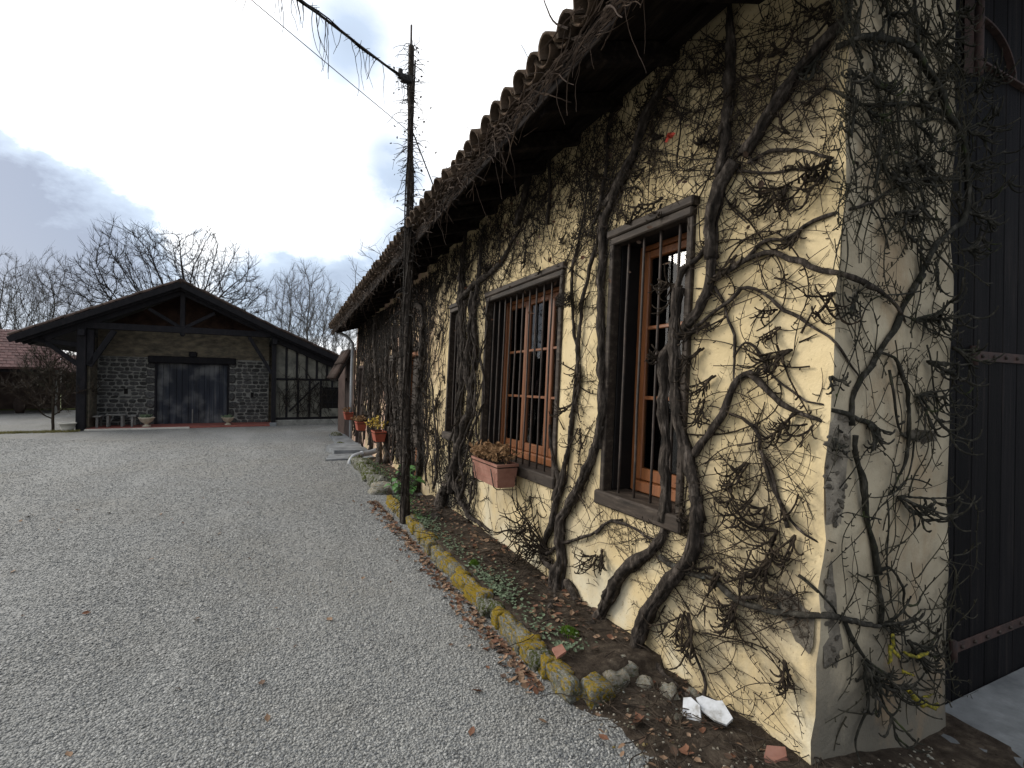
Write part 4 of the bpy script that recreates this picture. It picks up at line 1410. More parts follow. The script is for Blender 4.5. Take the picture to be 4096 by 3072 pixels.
def spur(bb, p, ang, n, size, g, thick=1., outw=.45):
    """A drooping shoot set with knobbly finger-like spurs that hook upwards."""
    nrm = surf_n(p)
    right = Vector((-nrm.y, nrm.x, 0))           # to the right in the photograph
    if right.dot(Vector((1, -1, 0))) < 0:
        right = -right
    p0 = Vector(p)
    stems = max(1, n // 4)
    for s_ in range(stems):
        a = math.radians(ang + g.uniform(-45, 45))
        d = (right * math.cos(a) + UPV * math.sin(a) + nrm * g.uniform(.1, outw)).normalized()
        r = g.uniform(.0040, .0056) * thick
        P = finger(bb, p0 + nrm * .02 + right * g.uniform(-.02, .02), d, size * g.uniform(.7, 1.15), r * 1.15, nrm, right, g, g.uniform(-.2, .9), p0)
        for k in range(n // stems + 1):
            j = g.randint(max(1, len(P) // 5), len(P) - 2)
            t = (Vector(P[j + 1]) - Vector(P[j])).normalized()
            sd = t.cross(nrm).normalized() * g.choice((-1, 1))
            dd = (t * g.uniform(.1, .8) + sd * g.uniform(.3, 1.0) + nrm * g.uniform(-.1, outw * 1.3) - UPV * g.uniform(.5, 1.7)).normalized()
            finger(bb, Vector(P[j]), dd, size * g.uniform(.32, .72), r * g.uniform(.8, 1.0), nrm, right, g, g.uniform(1.0, 3.0), p0)


UPV = Vector((0, 0, 1))
gs = random.Random(21)
for v, p, a, n, s in SPURS:
    b = MB()
    t = 1.15 if v == 'G' else 1.1
    spur(b, p, a, int(n * (1.4 if v == 'G' else 1.4)), max(.08, s * (.95 if v == 'G' else 1.3)), gs, t, .50 if v == 'G' else .42)
    o = b.build('spur_cluster', BARK_MOSS if v == 'G' else BARK_SPUR, vine[v], True)
    o['kind'] = 'stuff'


# thin shoots wandering over the plaster
def runner(bb, y, z, ang, ln, r, g, ylim, zlim, wander=.28, face='long', stubs=.5, lift=.006, gravity=0.):
    st = .030 if r < .004 else .045
    n = int(ln / st)
    if n < 3:
        return
    P = []
    curl = g.uniform(-.10, .10)
    lf = lift + g.uniform(0, .03)
    ph = g.uniform(0, 6)
    for j in range(n):
        if not (ylim[0] < y < ylim[1] and zlim[0] < z < zlim[1]):
            break
        if face == 'long' and in_hole(y, z, -.04):
            break
        o = lf + .012 * math.sin(ph + j * .5)
        P.append((wall_x(y, z) - max(.003, o), y, z) if face == 'long' else (y, FY - max(.003, o), z))
        curl = .86 * curl + g.uniform(-wander, wander) * .3
        ang += curl - gravity * math.cos(ang) * .05
        sgn = -1 if face == 'long' else 1
        y += sgn * math.cos(ang) * st
        z += math.sin(ang) * st
    if len(P) < 3:
        return
    R = np.linspace(r, r * .5, len(P))
    bb.tube(np.array(P), R, 4 if r < .004 else 5, cap=False)
    for j in range(1, len(P) - 1):
        if g.random() < stubs:
            d = Vector(P[j + 1]) - Vector(P[j])
            nrm = Vector((-1, 0, 0)) if face == 'long' else Vector((0, -1, 0))
            s = d.cross(nrm).normalized() * g.choice((-1, 1))
            q = Vector(P[j])
            l2 = g.uniform(.010, .034)
            dd = (s + nrm * g.uniform(.0, .8) + d.normalized() * g.uniform(-.3, .8)).normalized()
            e_ = dd.lerp(Vector((0, 0, 1)), .35)
            bb.tube([tuple(q), tuple(q + dd * l2 * .6), tuple(q + dd * l2 * .6 + e_ * l2 * .6)], [r * .8, r * .85, r * .9], 4, cap=True)


tg = random.Random(5)


def fill(key, n, yr, zr, lens, rr, mat, angs, stubs=.5, face='long', name='twigs', wander=.28, dens=None, ylim=None, zlim=None):
    b = MB()
    made = 0
    while made < n:
        y, z = tg.uniform(*yr), tg.uniform(*zr)
        if dens and tg.random() > dens(y, z):
            continue
        made += 1
        runner(b, y, z, math.radians(tg.choice(angs) + tg.uniform(-35, 35)), tg.uniform(*lens), tg.uniform(*rr), tg, ylim or (yr[0] - .02, yr[1] + .3), zlim or (zr[0] - .02, zr[1] + .1), wander, face, stubs)
    o = b.build(name, mat, vine[key], False)
    o['kind'] = 'stuff'
    return o


ALLA = (0, 180, 90, -90, 45, 135, 20, 160)
UP = (90, 90, 70, 110, 60, 120, 20, 160)
nearz = lambda y, z: .28 + .72 * ss(1.9, 3.1, z) + (.35 if z < .9 else 0)
fill('A', 130, (1.40, 2.2), (.05, 1.6), (.35, 1.1), (.0012, .0027), TWIG, ALLA, .45, dens=lambda y, z: .5 + .5 * ss(.9, .3, z))
fill('B', 520, (1.40, 3.0), (.5, 3.45), (.3, 1.2), (.0014, .0034), TWIG, ALLA, .5, dens=nearz)
fill('B', 130, (1.40, 3.3), (2.35, 3.5), (.3, 1.0), (.0016, .0042), TWIG_DARK, UP, .6, dens=nearz)
fill('C', 380, (2.8, 5.0), (.15, 3.4), (.3, 1.0), (.0015, .0036), TWIG, ALLA, .5, dens=lambda y, z: .22 + .78 * ss(1.9, 2.9, z) + .2 * ss(1.2, .3, z) * ss(3.6, 3.2, y))
fill('C', 210, (2.8, 5.2), (2.2, 3.4), (.3, 1.1), (.0018, .0048), TWIG_DARK, UP, .7, dens=lambda y, z: .25 + .75 * ss(2.2, 3.0, z))
fill('D', 500, (5.0, 7.2), (.1, 3.25), (.3, 1.2), (.0020, .0055), TWIG_DARK, UP, .7, dens=lambda y, z: .35 + .65 * ss(1.6, 2.9, z))
fill('D', 150, (5.0, 6.6), (.1, .9), (.3, .9), (.003, .0065), TWIG_DARK, ALLA, .8)
fill('E', 620, (6.9, 9.4), (.1, 3.1), (.4, 1.5), (.003, .0085), TWIG_DARK, (90, 90, 80, 100, 60, 120), .6)
fill('F', 680, (9.2, 13.7), (.25, 3.0), (.5, 1.8), (.004, .011), TWIG_DARK, (90, 90, 80, 100, 60, 120), .6, dens=lambda y, z: .35 + .65 * ss(.7, 1.6, z))
fill('G', 190, (2.12, 3.15), (.9, 3.5), (.2, .8), (.0014, .0034), TWIG_MOSS, ALLA, .5, 'end', dens=lambda y, z: .3 + .7 * ss(1.5, 2.6, z), ylim=(2.1, 3.4), zlim=(.2, 3.7))
fill('G', 170, (2.12, 3.2), (2.2, 3.55), (.25, .9), (.0018, .0050), TWIG_MOSS, ALLA, .6, 'end', ylim=(2.1, 3.6), zlim=(.2, 3.8))
fill('G', 60, (2.2, 3.15), (.15, .9), (.2, .6), (.0018, .0042), TWIG_MOSS, (0, 180, -90, 60), .4, 'end', ylim=(2.1, 3.5), zlim=(.02, 3))

fill('B', 46, (1.45, 2.9), (.9, 3.3), (.6, 1.5), (.0035, .0065), BARK_SPUR, ALLA, .35, name='shoots', wander=.42)
fill('A', 16, (1.45, 2.2), (.25, 1.2), (.5, 1.1), (.003, .0055), BARK_SPUR, ALLA, .35, name='shoots', wander=.42)
fill('C', 40, (2.9, 5.1), (.5, 3.2), (.5, 1.3), (.0035, .007), BARK_SPUR, UP, .35, name='shoots', wander=.4)
fill('G', 26, (2.2, 3.1), (.8, 3.3), (.5, 1.1), (.0035, .007), BARK_MOSS, ALLA, .35, 'end', name='shoots', wander=.42, ylim=(2.12, 3.4), zlim=(.1, 3.7))

# stray upright limbs on the shaded far half
for key, n, yr, zt in (('D', 10, (5.1, 7.0), 3.0), ('E', 22, (6.9, 9.3), 3.0), ('F', 36, (9.3, 13.7), 2.9)):
    for k in range(n):
        y = tg.uniform(*yr)
        if in_hole(y, 1.5, -.1) and tg.random() < .7:
            continue
        P = []
        z = tg.uniform(.1, .5)
        while z < zt - tg.uniform(0, .6):
            P.append((wall_x(y, z), y, z))
            y += tg.uniform(-.16, .16)
            z += .16
        if len(P) < 4:
            continue
        Q = resample(P, .05, .006)
        R = np.linspace(tg.uniform(.008, .019), .005, len(Q))
        MB().tube(put(Q, R, tg.uniform(.01, .07)), R, 7, lump=.15, seed=k).build('branch', BARK, vine[key], True)
# random knobby spurs up the far wall and under the eave
for key, n, yr, zr, sz in (('C', 26, (2.85, 5.1), (2.2, 3.3), (.08, .16)), ('D', 34, (5.0, 7.0), (.4, 3.1), (.10, .22)), ('E', 34, (6.9, 9.2), (.5, 2.9), (.12, .26)), ('F', 40, (9.2, 13.6), (.6, 2.8), (.14, .3)),
                           ('B', 34, (1.42, 2.9), (2.4, 3.4), (.08, .18)), ('G', 16, (2.2, 3.15), (2.2, 3.45), (.10, .20)), ('A', 8, (1.45, 2.2), (.3, 1.1), (.08, .14))):
    b = MB()
    for k in range(n):
        y, z = tg.uniform(*yr), tg.uniform(*zr)
        if key != 'G' and in_hole(y, z, .02):
            continue
        p = (y, FY, z) if key == 'G' else (wall_x(y, z), y, z)
        spur(b, p, tg.choice((-100, -140, -60, 170, 10)), tg.randint(4, 8), tg.uniform(*sz), tg, 1.15 if key in 'ABCG' else 1.6)
    o = b.build('spur_clusters', BARK_MOSS if key == 'G' else BARK_SPUR, vine[key], True)
    o['kind'] = 'stuff'

# yellow lichen-coated shoots low on the end wall
def fc(x, z, o=.06):
    return (x, FY - o, z)


for P, r in (([(2.50, .52), (2.52, .44), (2.56, .40)], .012), ([(2.50, .46), (2.49, .38)], .010), ([(2.62, .40), (2.70, .37), (2.80, .37)], .010), ([(2.63, .24), (2.72, .17), (2.80, .13), (2.90, .09)], .013), ([(2.76, .16), (2.84, .17)], .008), ([(2.60, .33), (2.66, .30)], .010)):
    Q = resample([fc(x, z, .07) for x, z in P], .02, .003)
    MB().tube(Q + rng.normal(0, .004, Q.shape), r * .72 * (1 + .28 * rng.normal(0, 1, len(Q))).clip(.4, 1.7), 9, lump=.3).build('lichen_branch', YELLOW_LICHEN, vine['G'], True)

# tangle of old shoots matted along the edge of the roof, hanging in places
b = MB()
et = random.Random(9)
for k in range(1050):
    y = et.uniform(1.1, WALL_END) if et.random() < .75 else et.uniform(1.1, 5)
    x = RX0 - .04 + et.gauss(0, .035)
    z = eave_z(y) + et.gauss(.03, .05)
    a = et.choice((0, math.pi)) + et.uniform(-.5, .5)
    d = Vector((et.uniform(-.25, .25), math.cos(a), math.sin(a) * .7))
    P = []
    q = Vector((x, y, z))
    for j in range(et.randint(5, 11)):
        P.append(tuple(q))
        d = (d + Vector((et.uniform(-.3, .3), et.uniform(-.45, .45), et.uniform(-.5, .4))) * .55).normalized()
        q = q + d * .035
        if q.x > RX0 - .034 and abs(q.z - eave_z(q.y)) < .07:
            q.x = RX0 - .034
    r = et.uniform(.0022, .0065)
    b.tube(P, np.linspace(r, r * .5, len(P)), 4, cap=False)
for k in range(45):
    y = et.uniform(1.3, 12)
    q = Vector((RX0 - .03 + et.uniform(-.05, .02), y, eave_z(y) - .03))
    d = Vector((et.uniform(-.3, .3), et.uniform(-.5, .5), -1)).normalized()
    P = []
    for j in range(et.randint(6, 18)):
        P.append(tuple(q))
        d = (d + Vector((et.uniform(-.4, .4), et.uniform(-.4, .4), et.uniform(-.5, .2)))* .5).normalized()
        q = q + d * .026
    b.tube(P, np.linspace(.0026, .0015, len(P)), 4, cap=False)
for k in range(70):
    y = et.uniform(1.6, 13)
    q = Vector((RX0 - .06, y, eave_z(y) + .12))
    d = Vector((et.uniform(-.8, .1), et.uniform(-.7, .7), et.uniform(.2, 1))).normalized()
    P = []
    for j in range(et.randint(4, 9)):
        P.append(tuple(q))
        d = (d + Vector((et.uniform(-.4, .4), et.uniform(-.4, .4), et.uniform(-.4, .3))) * .6).normalized()
        q = q + d * .03
    b.tube(P, np.linspace(.0024, .0014, len(P)), 4, cap=False)
tg_o = b.build('creeper_tangle', TWIG_EAVE, None)
tg_o['kind'] = 'stuff'
tag(tg_o, 'matted brown creeper twigs hanging along the edge of the farmhouse roof', 'creeper')

# a few leaves left on the vines
def leaf(bb, c, size, g, mi=0, flat=False):
    a = g.uniform(0, 6.3)
    if flat:
        n = Vector((g.uniform(-.5, .5), g.uniform(-.5, .5), 1)).normalized()
    else:
        n = Vector((g.uniform(-1, .2), g.uniform(-1, .2), g.uniform(-.4, .8))).normalized()
    u = n.orthogonal().normalized()
    u = Matrix.Rotation(a, 3, n) @ u
    w = n.cross(u)
    c = Vector(c)
    k = g.uniform(.15, .5)
    P = [(-1, 0, .15), (-.45, .5, k), (-.45, -.5, k * .8), (.0, 0, -.05), (.25, .62, k), (.25, -.62, k * .7), (.62, .25, .1), (.62, -.25, .12), (1.05, 0, k * .6)]
    vs_ = [c + (u * p[0] + w * p[1] + n * p[2] * .55) * size for p in P]
    bb.add(vs_, [(0, 3, 1), (0, 2, 3), (1, 3, 4), (2, 5, 3), (4, 3, 6), (5, 7, 3), (3, 8, 6), (3, 7, 8)], mi)


lg = random.Random(4)
lf = MB()
for k in range(70):
    y = lg.uniform(1.5, 6)
    z = lg.uniform(2.2, 3.3)
    leaf(lf, (wall_x(y, z) - lg.uniform(.03, .09), y, z), lg.uniform(.012, .026), lg, lg.choice((0, 0, 0, 1, 1, 0)))
o = lf.build('dead_leaves', [DARK_LEAF, DRY_LEAF, RED_LEAF], vine['C'])
o['kind'] = 'stuff'
lf = MB()
for dx in range(5):
    leaf(lf, (2.07 + lg.uniform(-.02, .01), 2.27 + lg.uniform(-.03, .03), 3.05 + lg.uniform(-.03, .03)), .022, lg, 0)
lf.build('red_leaf', RED_LEAF, vine['B'])
# bird's nest lodged in the vine
ns = MB()
for k in range(160):
    a0 = lg.uniform(0, 6.3)
    rr_ = lg.uniform(.035, .085)
    zz = lg.uniform(-.05, .035)
    P = [(1.965 + math.cos(a0 + t) * rr_ * .8, 3.23 + math.sin(a0 + t) * rr_, 2.23 + zz + .012 * math.sin(3 * t)) for t in np.linspace(0, lg.uniform(.7, 1.8), 6)]
    ns.tube(P, .002, 4, cap=False)
tag(ns.build('bird_nest', TWIG_DARK, None), 'brown round nest of twigs lodged in vine stems between the two nearest windows', 'nest')

# ------------------------------------------------------------------ stone edging and things in the bed
edging = thing('stone_edging', (1.41, 2.1, 0), 'row of rough stones crusted with yellow lichen edging the nearer planting bed', 'edging')
RK = [rock_mesh('stone', EDGE_STONE, k + 1, 3, .26, .90) for k in range(7)]
RB = [rock_mesh('stone', BARE_STONE, k + 31, 3, .32, .45) for k in range(3)]
RM = [rock_mesh('stone', MOSS_STONE, k + 51, 3, .30, .5) for k in range(4)]
eg = random.Random(12)
y = 2.17
k = 0
while y < 6.65:
    ln = eg.uniform(.08, .19)
    me_ = RK[k % 7] if eg.random() < .88 else RM[k % 4]
    h = eg.uniform(.056, .068)
    xm = 1.425 - .03 * math.sin((y - 2) * 1.1) + eg.uniform(-.02, .02)
    place('stone', me_, (xm, y + ln / 2, h * .62), (eg.uniform(.050, .062), ln * .66, h), (eg.uniform(-.12, .12), eg.uniform(-.15, .15), eg.uniform(-.2, .2)), edging)
    y += ln * .78
    k += 1
for x, y, sx, sy, h, me_ in ((1.53, 2.14, .08, .07, .06, RK[2]), (1.67, 2.18, .085, .06, .06, RB[0]), (1.79, 2.23, .055, .06, .065, RB[1])):
    place('stone', me_, (x, y, h * .5), (sx, sy, h), (eg.uniform(-.1, .1), eg.uniform(-.1, .1), eg.uniform(-.5, .5)), edging)
edging2 = thing('stone_edging', (1.5, 7.3, 0), 'row of dark mossy stones edging the farther planting bed', 'edging')
y = 7.3
k = 0
while y < 10.4:
    ln = eg.uniform(.16, .34)
    h = eg.uniform(.09, .14)
    place('stone', RM[k % 4] if k else RB[2], (1.50 + eg.uniform(-.03, .03) + .02 * (y - 7.3) * .3, y + ln / 2, h * .5), (eg.uniform(.09, .13) * (1.5 if k == 0 else 1), ln * .56, h), (eg.uniform(-.15, .15), eg.uniform(-.15, .15), eg.uniform(-.25, .25)), edging2)
    y += ln * .95
    k += 1
for x in (1.66, 1.82):
    place('stone', RM[1], (x, 7.3, .06), (.09, .10, .10), (0, .1, .4), edging2)

# loose pale stones lying in the earth by the corner
for (x, y, s, lb) in ((1.86, 1.98, .050, 'pale lumpy limestone lying just behind the broken white tile'), (1.80, 2.10, .042, 'small pinkish limestone against the end of the lichen edging'), (1.97, 1.93, .032, 'small pale stone between the vine roots and yellow wall'), (1.77, 1.83, .022, 'little pale pebble left of the broken white tile')):
    o = place('limestone_rock', RB[int(s * 1000) % 3], (x, y, .022 + s * .12), (s * 1.2, s, s * .75), (.2, .1, x * 9))
    tag(o, lb, 'stone')

# broken white tile
sh = thing('broken_tile', (1.88, 1.72, .03), 'broken white ceramic tile leaning on the earth near the wall corner', 'tile')
for cc, nn, pl_, th in (((1.905, 1.735, .075), (-.42, -.25, .87), [(-.085, .03), (-.06, .05), (.005, .046), (.03, .055), (.085, -.012), (.062, -.05), (.01, -.046), (-.05, -.02)], .014),
                        ((1.835, 1.80, .060), (-.75, -.30, .50), [(-.045, .04), (-.01, .052), (.035, .03), (.05, -.035), (.0, -.05), (-.04, -.03)], .012)):
    nn = Vector(nn).normalized()
    a1 = Vector((.55, -.83, 0))
    a1 = (a1 - nn * a1.dot(nn)).normalized()
    a2 = nn.cross(a1)
    b = MB()
    b.prism([Vector(cc) + a1 * q[0] + a2 * q[1] for q in pl_], nn * th)
    b.build('white_shard', WHITE_CERAMIC, sh)
b = MB()
b.prism([(1.89, 1.45, .035), (1.94, 1.475, .055), (2.01, 1.44, .05), (1.985, 1.415, .035), (1.92, 1.42, .03)], (.0, .006, .016))
tag(b.build('terracotta_shard', TERRACOTTA), 'flat orange terracotta shard at the foot of the wall corner', 'shard')
b = MB()
b.prism([(1.42, 2.36, .115), (1.49, 2.38, .125), (1.51, 2.46, .124), (1.44, 2.45, .118)], (0, 0, .012))
tag(b.build('terracotta_shard', TERRACOTTA), 'flat terracotta tile piece lying on the lichen edging stones', 'shard')

# leaf litter and small growth
b = MB()
for k in range(1650):
    t = lg.random()
    if k >= 1500:
        x, y = lg.uniform(-5, 1.3), lg.uniform(1.6, 8)
        z = ground_z(x, y) + .012
    elif t < .50:
        y = 2.3 + 4.6 * lg.random() ** 1.1
        x = 1.30 - abs(lg.gauss(0, .07)) + .02
        z = ground_z(x, y) + .010
    elif t < .80:
        x, y = lg.uniform(1.5, 2.0), lg.uniform(2.4, 6.6)
        z = .095
    elif t < .93:
        x, y = lg.uniform(1.55, 2.0), lg.uniform(7.3, 10.3)
        z = .095
    else:
        x, y = lg.uniform(1.35, 2.05), lg.uniform(1.1, 2.1)
        z = ground_z(x, y) + .04
    leaf(b, (x, y, z), lg.uniform(.012, .030), lg, lg.choice((0, 0, 1, 1, 1, 2)), True)
o = b.build('leaf_litter', [DRY_LEAF, TAN_LEAF, DARK_LEAF])
o['kind'] = 'stuff'
tag(o, 'fallen dry vine leaves drifted along the edging stones and bed', 'leaves')
for (x, y, s, m_, lb) in ((.98, 2.42, .032, DRY_LEAF, 'curled rust leaf on gravel a step left of the edging, middle of the picture bottom'), (.48, 1.98, .030, TAN_LEAF, 'tan dry leaf on the gravel nearest the bottom edge, centre'), (.86, 1.75, .028, TAN_LEAF, 'tan dry leaf on gravel at the bottom, right of centre'),
                          (-1.92, 2.9, .05, TAN_LEAF, 'pale curled leaf on gravel at far left'), (1.56, 1.86, .045, DRY_LEAF, 'orange crumpled leaf on earth just below the edging end'), (1.62, 1.62, .034, DRY_LEAF, 'rust leaf on the bare earth near bottom, below the orange crumpled leaf'), (-.42, 3.9, .03, DARK_LEAF, 'small black leaf lying out on the open gravel')):
    b = MB()
    leaf(b, (x, y, ground_z(x, y) + .014 + (.03 if x > 1.4 else 0)), s, lg, 0, True)
    leaf(b, (x + .01, y + .01, ground_z(x, y) + .022 + (.03 if x > 1.4 else 0)), s * .6, lg, 0, True)
    tag(b.build('fallen_leaf', m_), lb, 'leaf')

b = MB()
for k in range(5200):
    t = lg.random()
    if t < .7:
        y = 2.4 + 4.3 * lg.random()
        if lg.random() > .25 + .75 * ss(-.1, .25, mnoise.noise((y * 1.6, 3, 1))):
            continue
        x = 1.47 + abs(lg.gauss(0, .10))
    else:
        y, x = lg.uniform(7.4, 10.2), 1.55 + abs(lg.gauss(0, .12))
    leaf(b, (x, y, .095 + lg.uniform(0, .035)), lg.uniform(.007, .017), lg, 1 if (y > 5.4 and lg.random() < .6) else 0, True)
o = b.build('ground_cover', [SAGE_LEAF, GREEN_LEAF])
o['kind'] = 'stuff'
tag(o, 'low grey green creeping plants behind the edging stones', 'plants')
for (x, y, s, lb) in ((1.66, 2.62, .055, 'bright green moss cushion near the front end of the bed'), (1.56, 3.95, .04, 'small green moss tuft on the edging half way along the bed')):
    b = MB()
    for k in range(260):
        a, r = lg.uniform(0, 6.3), s * math.sqrt(lg.random())
        q = Vector((x + math.cos(a) * r, y + math.sin(a) * r * 1.3, .085 + .028 * (1 - (r / s) ** 2)))
        d = Vector((lg.uniform(-.6, .6), lg.uniform(-.6, .6), 1)).normalized()
        b.tube([tuple(q), tuple(q + d * .012), tuple(q + d * .02)], [.0026, .0022, .0006], 4, cap=False)
    tag(b.build('moss_cushion', MOSS), lb, 'moss')
# fine dead stalks strewn over the earth
b = MB()
for k in range(420):
    t = lg.random()
    if t < .45:
        x, y, z = lg.uniform(1.45, 2.05), lg.uniform(1.05, 2.1), .05
    else:
        x, y, z = lg.uniform(1.5, 2.0), lg.uniform(2.3, 6.6), .105
    a = lg.uniform(0, 6.3)
    P = []
    q = Vector((x, y, z + ground_z(x, y)))
    for j in range(lg.randint(4, 12)):
        P.append(tuple(q))
        a += lg.uniform(-.35, .35)
        q = q + Vector((math.cos(a), math.sin(a), lg.uniform(-.15, .17))) * .03
    b.tube(P, lg.uniform(.0012, .0030), 4, cap=False)
o = b.build('dead_stalks', TWIG)
o['kind'] = 'stuff'
tag(o, 'thin dead stalks strewn over the bed and bare earth', 'stalks')
# small stones mixed in the earth
b = MB()
ROCKV = [np.array(v.co[:]) for v in RB[0].vertices] if False else None
for k in range(900):
    x, y = lg.uniform(1.35, 2.9), lg.uniform(.9, 2.1)
    if x > 1.98 and y > 1.33:
        continue
    s = lg.uniform(.004, .013)
    z = ground_z(x, y) + .035
    c = Vector((x, y, z))
    vs_ = [c + Vector((sx * s * lg.uniform(.6, 1.1), sy * s * lg.uniform(.6, 1.1), sz * s * lg.uniform(.4, .8))) for sx, sy, sz in ((1, 0, 0), (-1, 0, 0), (0, 1, 0), (0, -1, 0), (0, 0, 1), (0, 0, -1))]
    b.add(vs_, [(0, 2, 4), (2, 1, 4), (1, 3, 4), (3, 0, 4), (2, 0, 5), (1, 2, 5), (3, 1, 5), (0, 3, 5)])
o = b.build('stone_chips', BARE_STONE, None, True)
o['kind'] = 'stuff'
tag(o, 'pale stone chips scattered in the bare earth by the corner', 'stone chips')

# green leafy plant between the two beds
pl = thing('leafy_plant', (1.72, 6.95, .02), 'fresh green leafy plant growing between the two beds', 'plant')
for k in range(26):
    a, t = lg.uniform(0, 6.3), lg.random()
    q = Vector((1.72, 6.95, .02))
    tip = q + Vector((math.cos(a) * (.05 + .17 * t), math.sin(a) * (.05 + .17 * t), .40 - .28 * t))
    b = MB()
    b.tube([tuple(q), tuple(q.lerp(tip, .5) + Vector((0, 0, .04))), tuple(tip)], [.006, .005, .003], 5)
    d = (tip - q).normalized()
    d.z *= .1
    d.normalize()
    s_ = Vector((-d.y, d.x, 0))
    ln = lg.uniform(.07, .13)
    W5 = [(0, .0), (.25, .42), (.55, .5), (.8, .3), (1, 0)]
    vs_, fs_ = [], []
    for t_, w_ in W5:
        c = tip + d * ln * t_ + Vector((0, 0, .02 * math.sin(t_ * 3) - .05 * t_ * t_))
        vs_ += [c - s_ * ln * w_ + Vector((0, 0, .012)), c, c + s_ * ln * w_ + Vector((0, 0, .012))]
    for i in range(4):
        for j in range(2):
            fs_.append((i * 3 + j, i * 3 + j + 1, i * 3 + j + 4, i * 3 + j + 3))
    b.add(vs_, fs_)
    b.build('leaf', GREEN_LEAF, pl, True)

# terracotta window box below the wide window
def trough(name, yc, x_out, x_in, z0, z1, half, mat, label, cat='window box', taper=.80, rim=.022, ribs=True, group=None):
    root = thing(name, ((x_out + x_in) / 2, yc, z0), label, cat, group)
    xm, hx = (x_out + x_in) / 2, (x_in - x_out) / 2
    b_ = MB()

    def ring(k, z):
        return [(xm - hx * k, yc - half * (1 - (1 - k) * .5), z), (xm + hx * k, yc - half * (1 - (1 - k) * .5), z), (xm + hx * k, yc + half * (1 - (1 - k) * .5), z), (xm - hx * k, yc + half * (1 - (1 - k) * .5), z)]
    R = [ring(taper, z0), ring(1 - (1 - taper) * .15, z1 - rim * 1.6), ring(.90, z1 - rim * 1.6), ring(taper - .05, z0 + .012)]
    vs_ = [p for r in R for p in r]
    fs_ = [(0, 3, 2, 1)]
    for i in range(3):
        for j in range(4):
            fs_.append((i * 4 + j, i * 4 + (j + 1) % 4, (i + 1) * 4 + (j + 1) % 4, (i + 1) * 4 + j))
    fs_.append((12, 13, 14, 15))
    b_.add(vs_, fs_)
    b_.build('pot', mat, root)
    r_ = MB()
    o0, o1 = ring(1.05, z1), ring(.90, z1)
    lo0, lo1 = ring(1.03, z1 - rim), ring(.90, z1 - rim)
    r_.add(o0 + o1 + lo1 + lo0, [(j + 4 * i, (j + 1) % 4 + 4 * i, (j + 1) % 4 + 4 * ((i + 1) % 4), j + 4 * ((i + 1) % 4)) for i in range(4) for j in range(4)])
    r_.build('rim', mat, root)
    MB().box(xm - hx * .86, xm + hx * .86, yc - half * .9, yc + half * .9, z1 - rim * 1.6, z1 - rim).build('soil', SOIL, root)
    if ribs:
        for q in (.30, .62):
            kk = taper + (1 - taper) * q
            for s in (-1,):
                MB().box(xm - hx * kk - .006, xm - hx * kk + .004, yc - half * .93, yc + half * .93, z0 + (z1 - z0) * q - .004, z0 + (z1 - z0) * q + .004).build('moulding', mat, root)
    return root


wb = trough('window_box', 4.26, 1.76, 1.96, .70, .905, .30, TERRACOTTA, 'terracotta window box hung below the wide barred window')
b = MB()
for y in (4.05, 4.46):
    b.tube([(1.99, y, .90), (1.985, y, .66), (1.80, y, .675), (1.77, y, .70), (1.738, y, .86)], .005, 6)
b.build('iron_bracket', IRON, wb, True)
pg = random.Random(77)


def dried(name, c, rx, ry, h, n, mat, label, leaf_size=(.010, .022), stem=TWIG, cat='plant', group=None):
    root = thing(name, c, label, cat, group)
    s_, l_ = MB(), MB()
    for k in range(n):
        q = Vector((c[0] + pg.uniform(-rx, rx) * .8, c[1] + pg.uniform(-ry, ry) * .9, c[2]))
        d = Vector((pg.uniform(-.9, .5), pg.uniform(-.8, .8), 1)).normalized()
        P = []
        m = pg.randint(4, 8)
        for j in range(m):
            P.append(tuple(q))
            d = (d + Vector((pg.uniform(-.5, .4), pg.uniform(-.5, .5), -.22 * j / m)) * .5).normalized()
            q = q + d * h / m * pg.uniform(.7, 1.4)
            if j > 1:
                for _ in range(2):
                    leaf(l_, q + Vector((pg.uniform(-1, 1), pg.uniform(-1, 1), pg.uniform(-1, 1))) * .014, pg.uniform(*leaf_size), pg)
        s_.tube(P, .0022, 4, cap=False)
    s_.build('stems', stem, root)['kind'] = 'stuff'
    l_.build('foliage', mat, root)['kind'] = 'stuff'
    return root


dried('dried_plant', (1.86, 4.26, .88), .09, .28, .16, 120, DRIED, 'withered brown geranium filling the terracotta window box')
for (yc, zc, lb, lb2, pm, n) in ((9.62, .50, 'red flower pot with yellow plant, nearest of the three small red wall pots', 'yellow leaved plant in the nearest of the small red wall pots', YELLOW_LEAF, 13), (11.70, .52, 'red wall pot in the middle of the three small red pots', 'withered stalks in the middle one of the small red wall pots', DRIED, 26), (13.72, .62, 'red wall pot farthest away, right under the downpipe', 'few dry stalks in the farthest small red wall pot', DRIED, 10)):
    p_ = trough('wall_pot', yc, 1.74, 1.95, zc, zc + .19, .19, RED_POT, lb, 'flower pot', .72, .03, False, 'small red wall pots')
    b = MB()
    for s in (-.13, .13):
        b.tube([(1.99, yc + s, zc + .22), (1.96, yc + s, zc - .012), (1.78, yc + s, zc - .006)], .006, 5)
    b.build('iron_bracket', IRON, p_, True)
    dried('pot_plant', (1.84, yc, zc + .17), .10, .16, .24 if pm is YELLOW_LEAF else .14, n, pm, lb2, (.016, .034), group='plants in the small red wall pots')

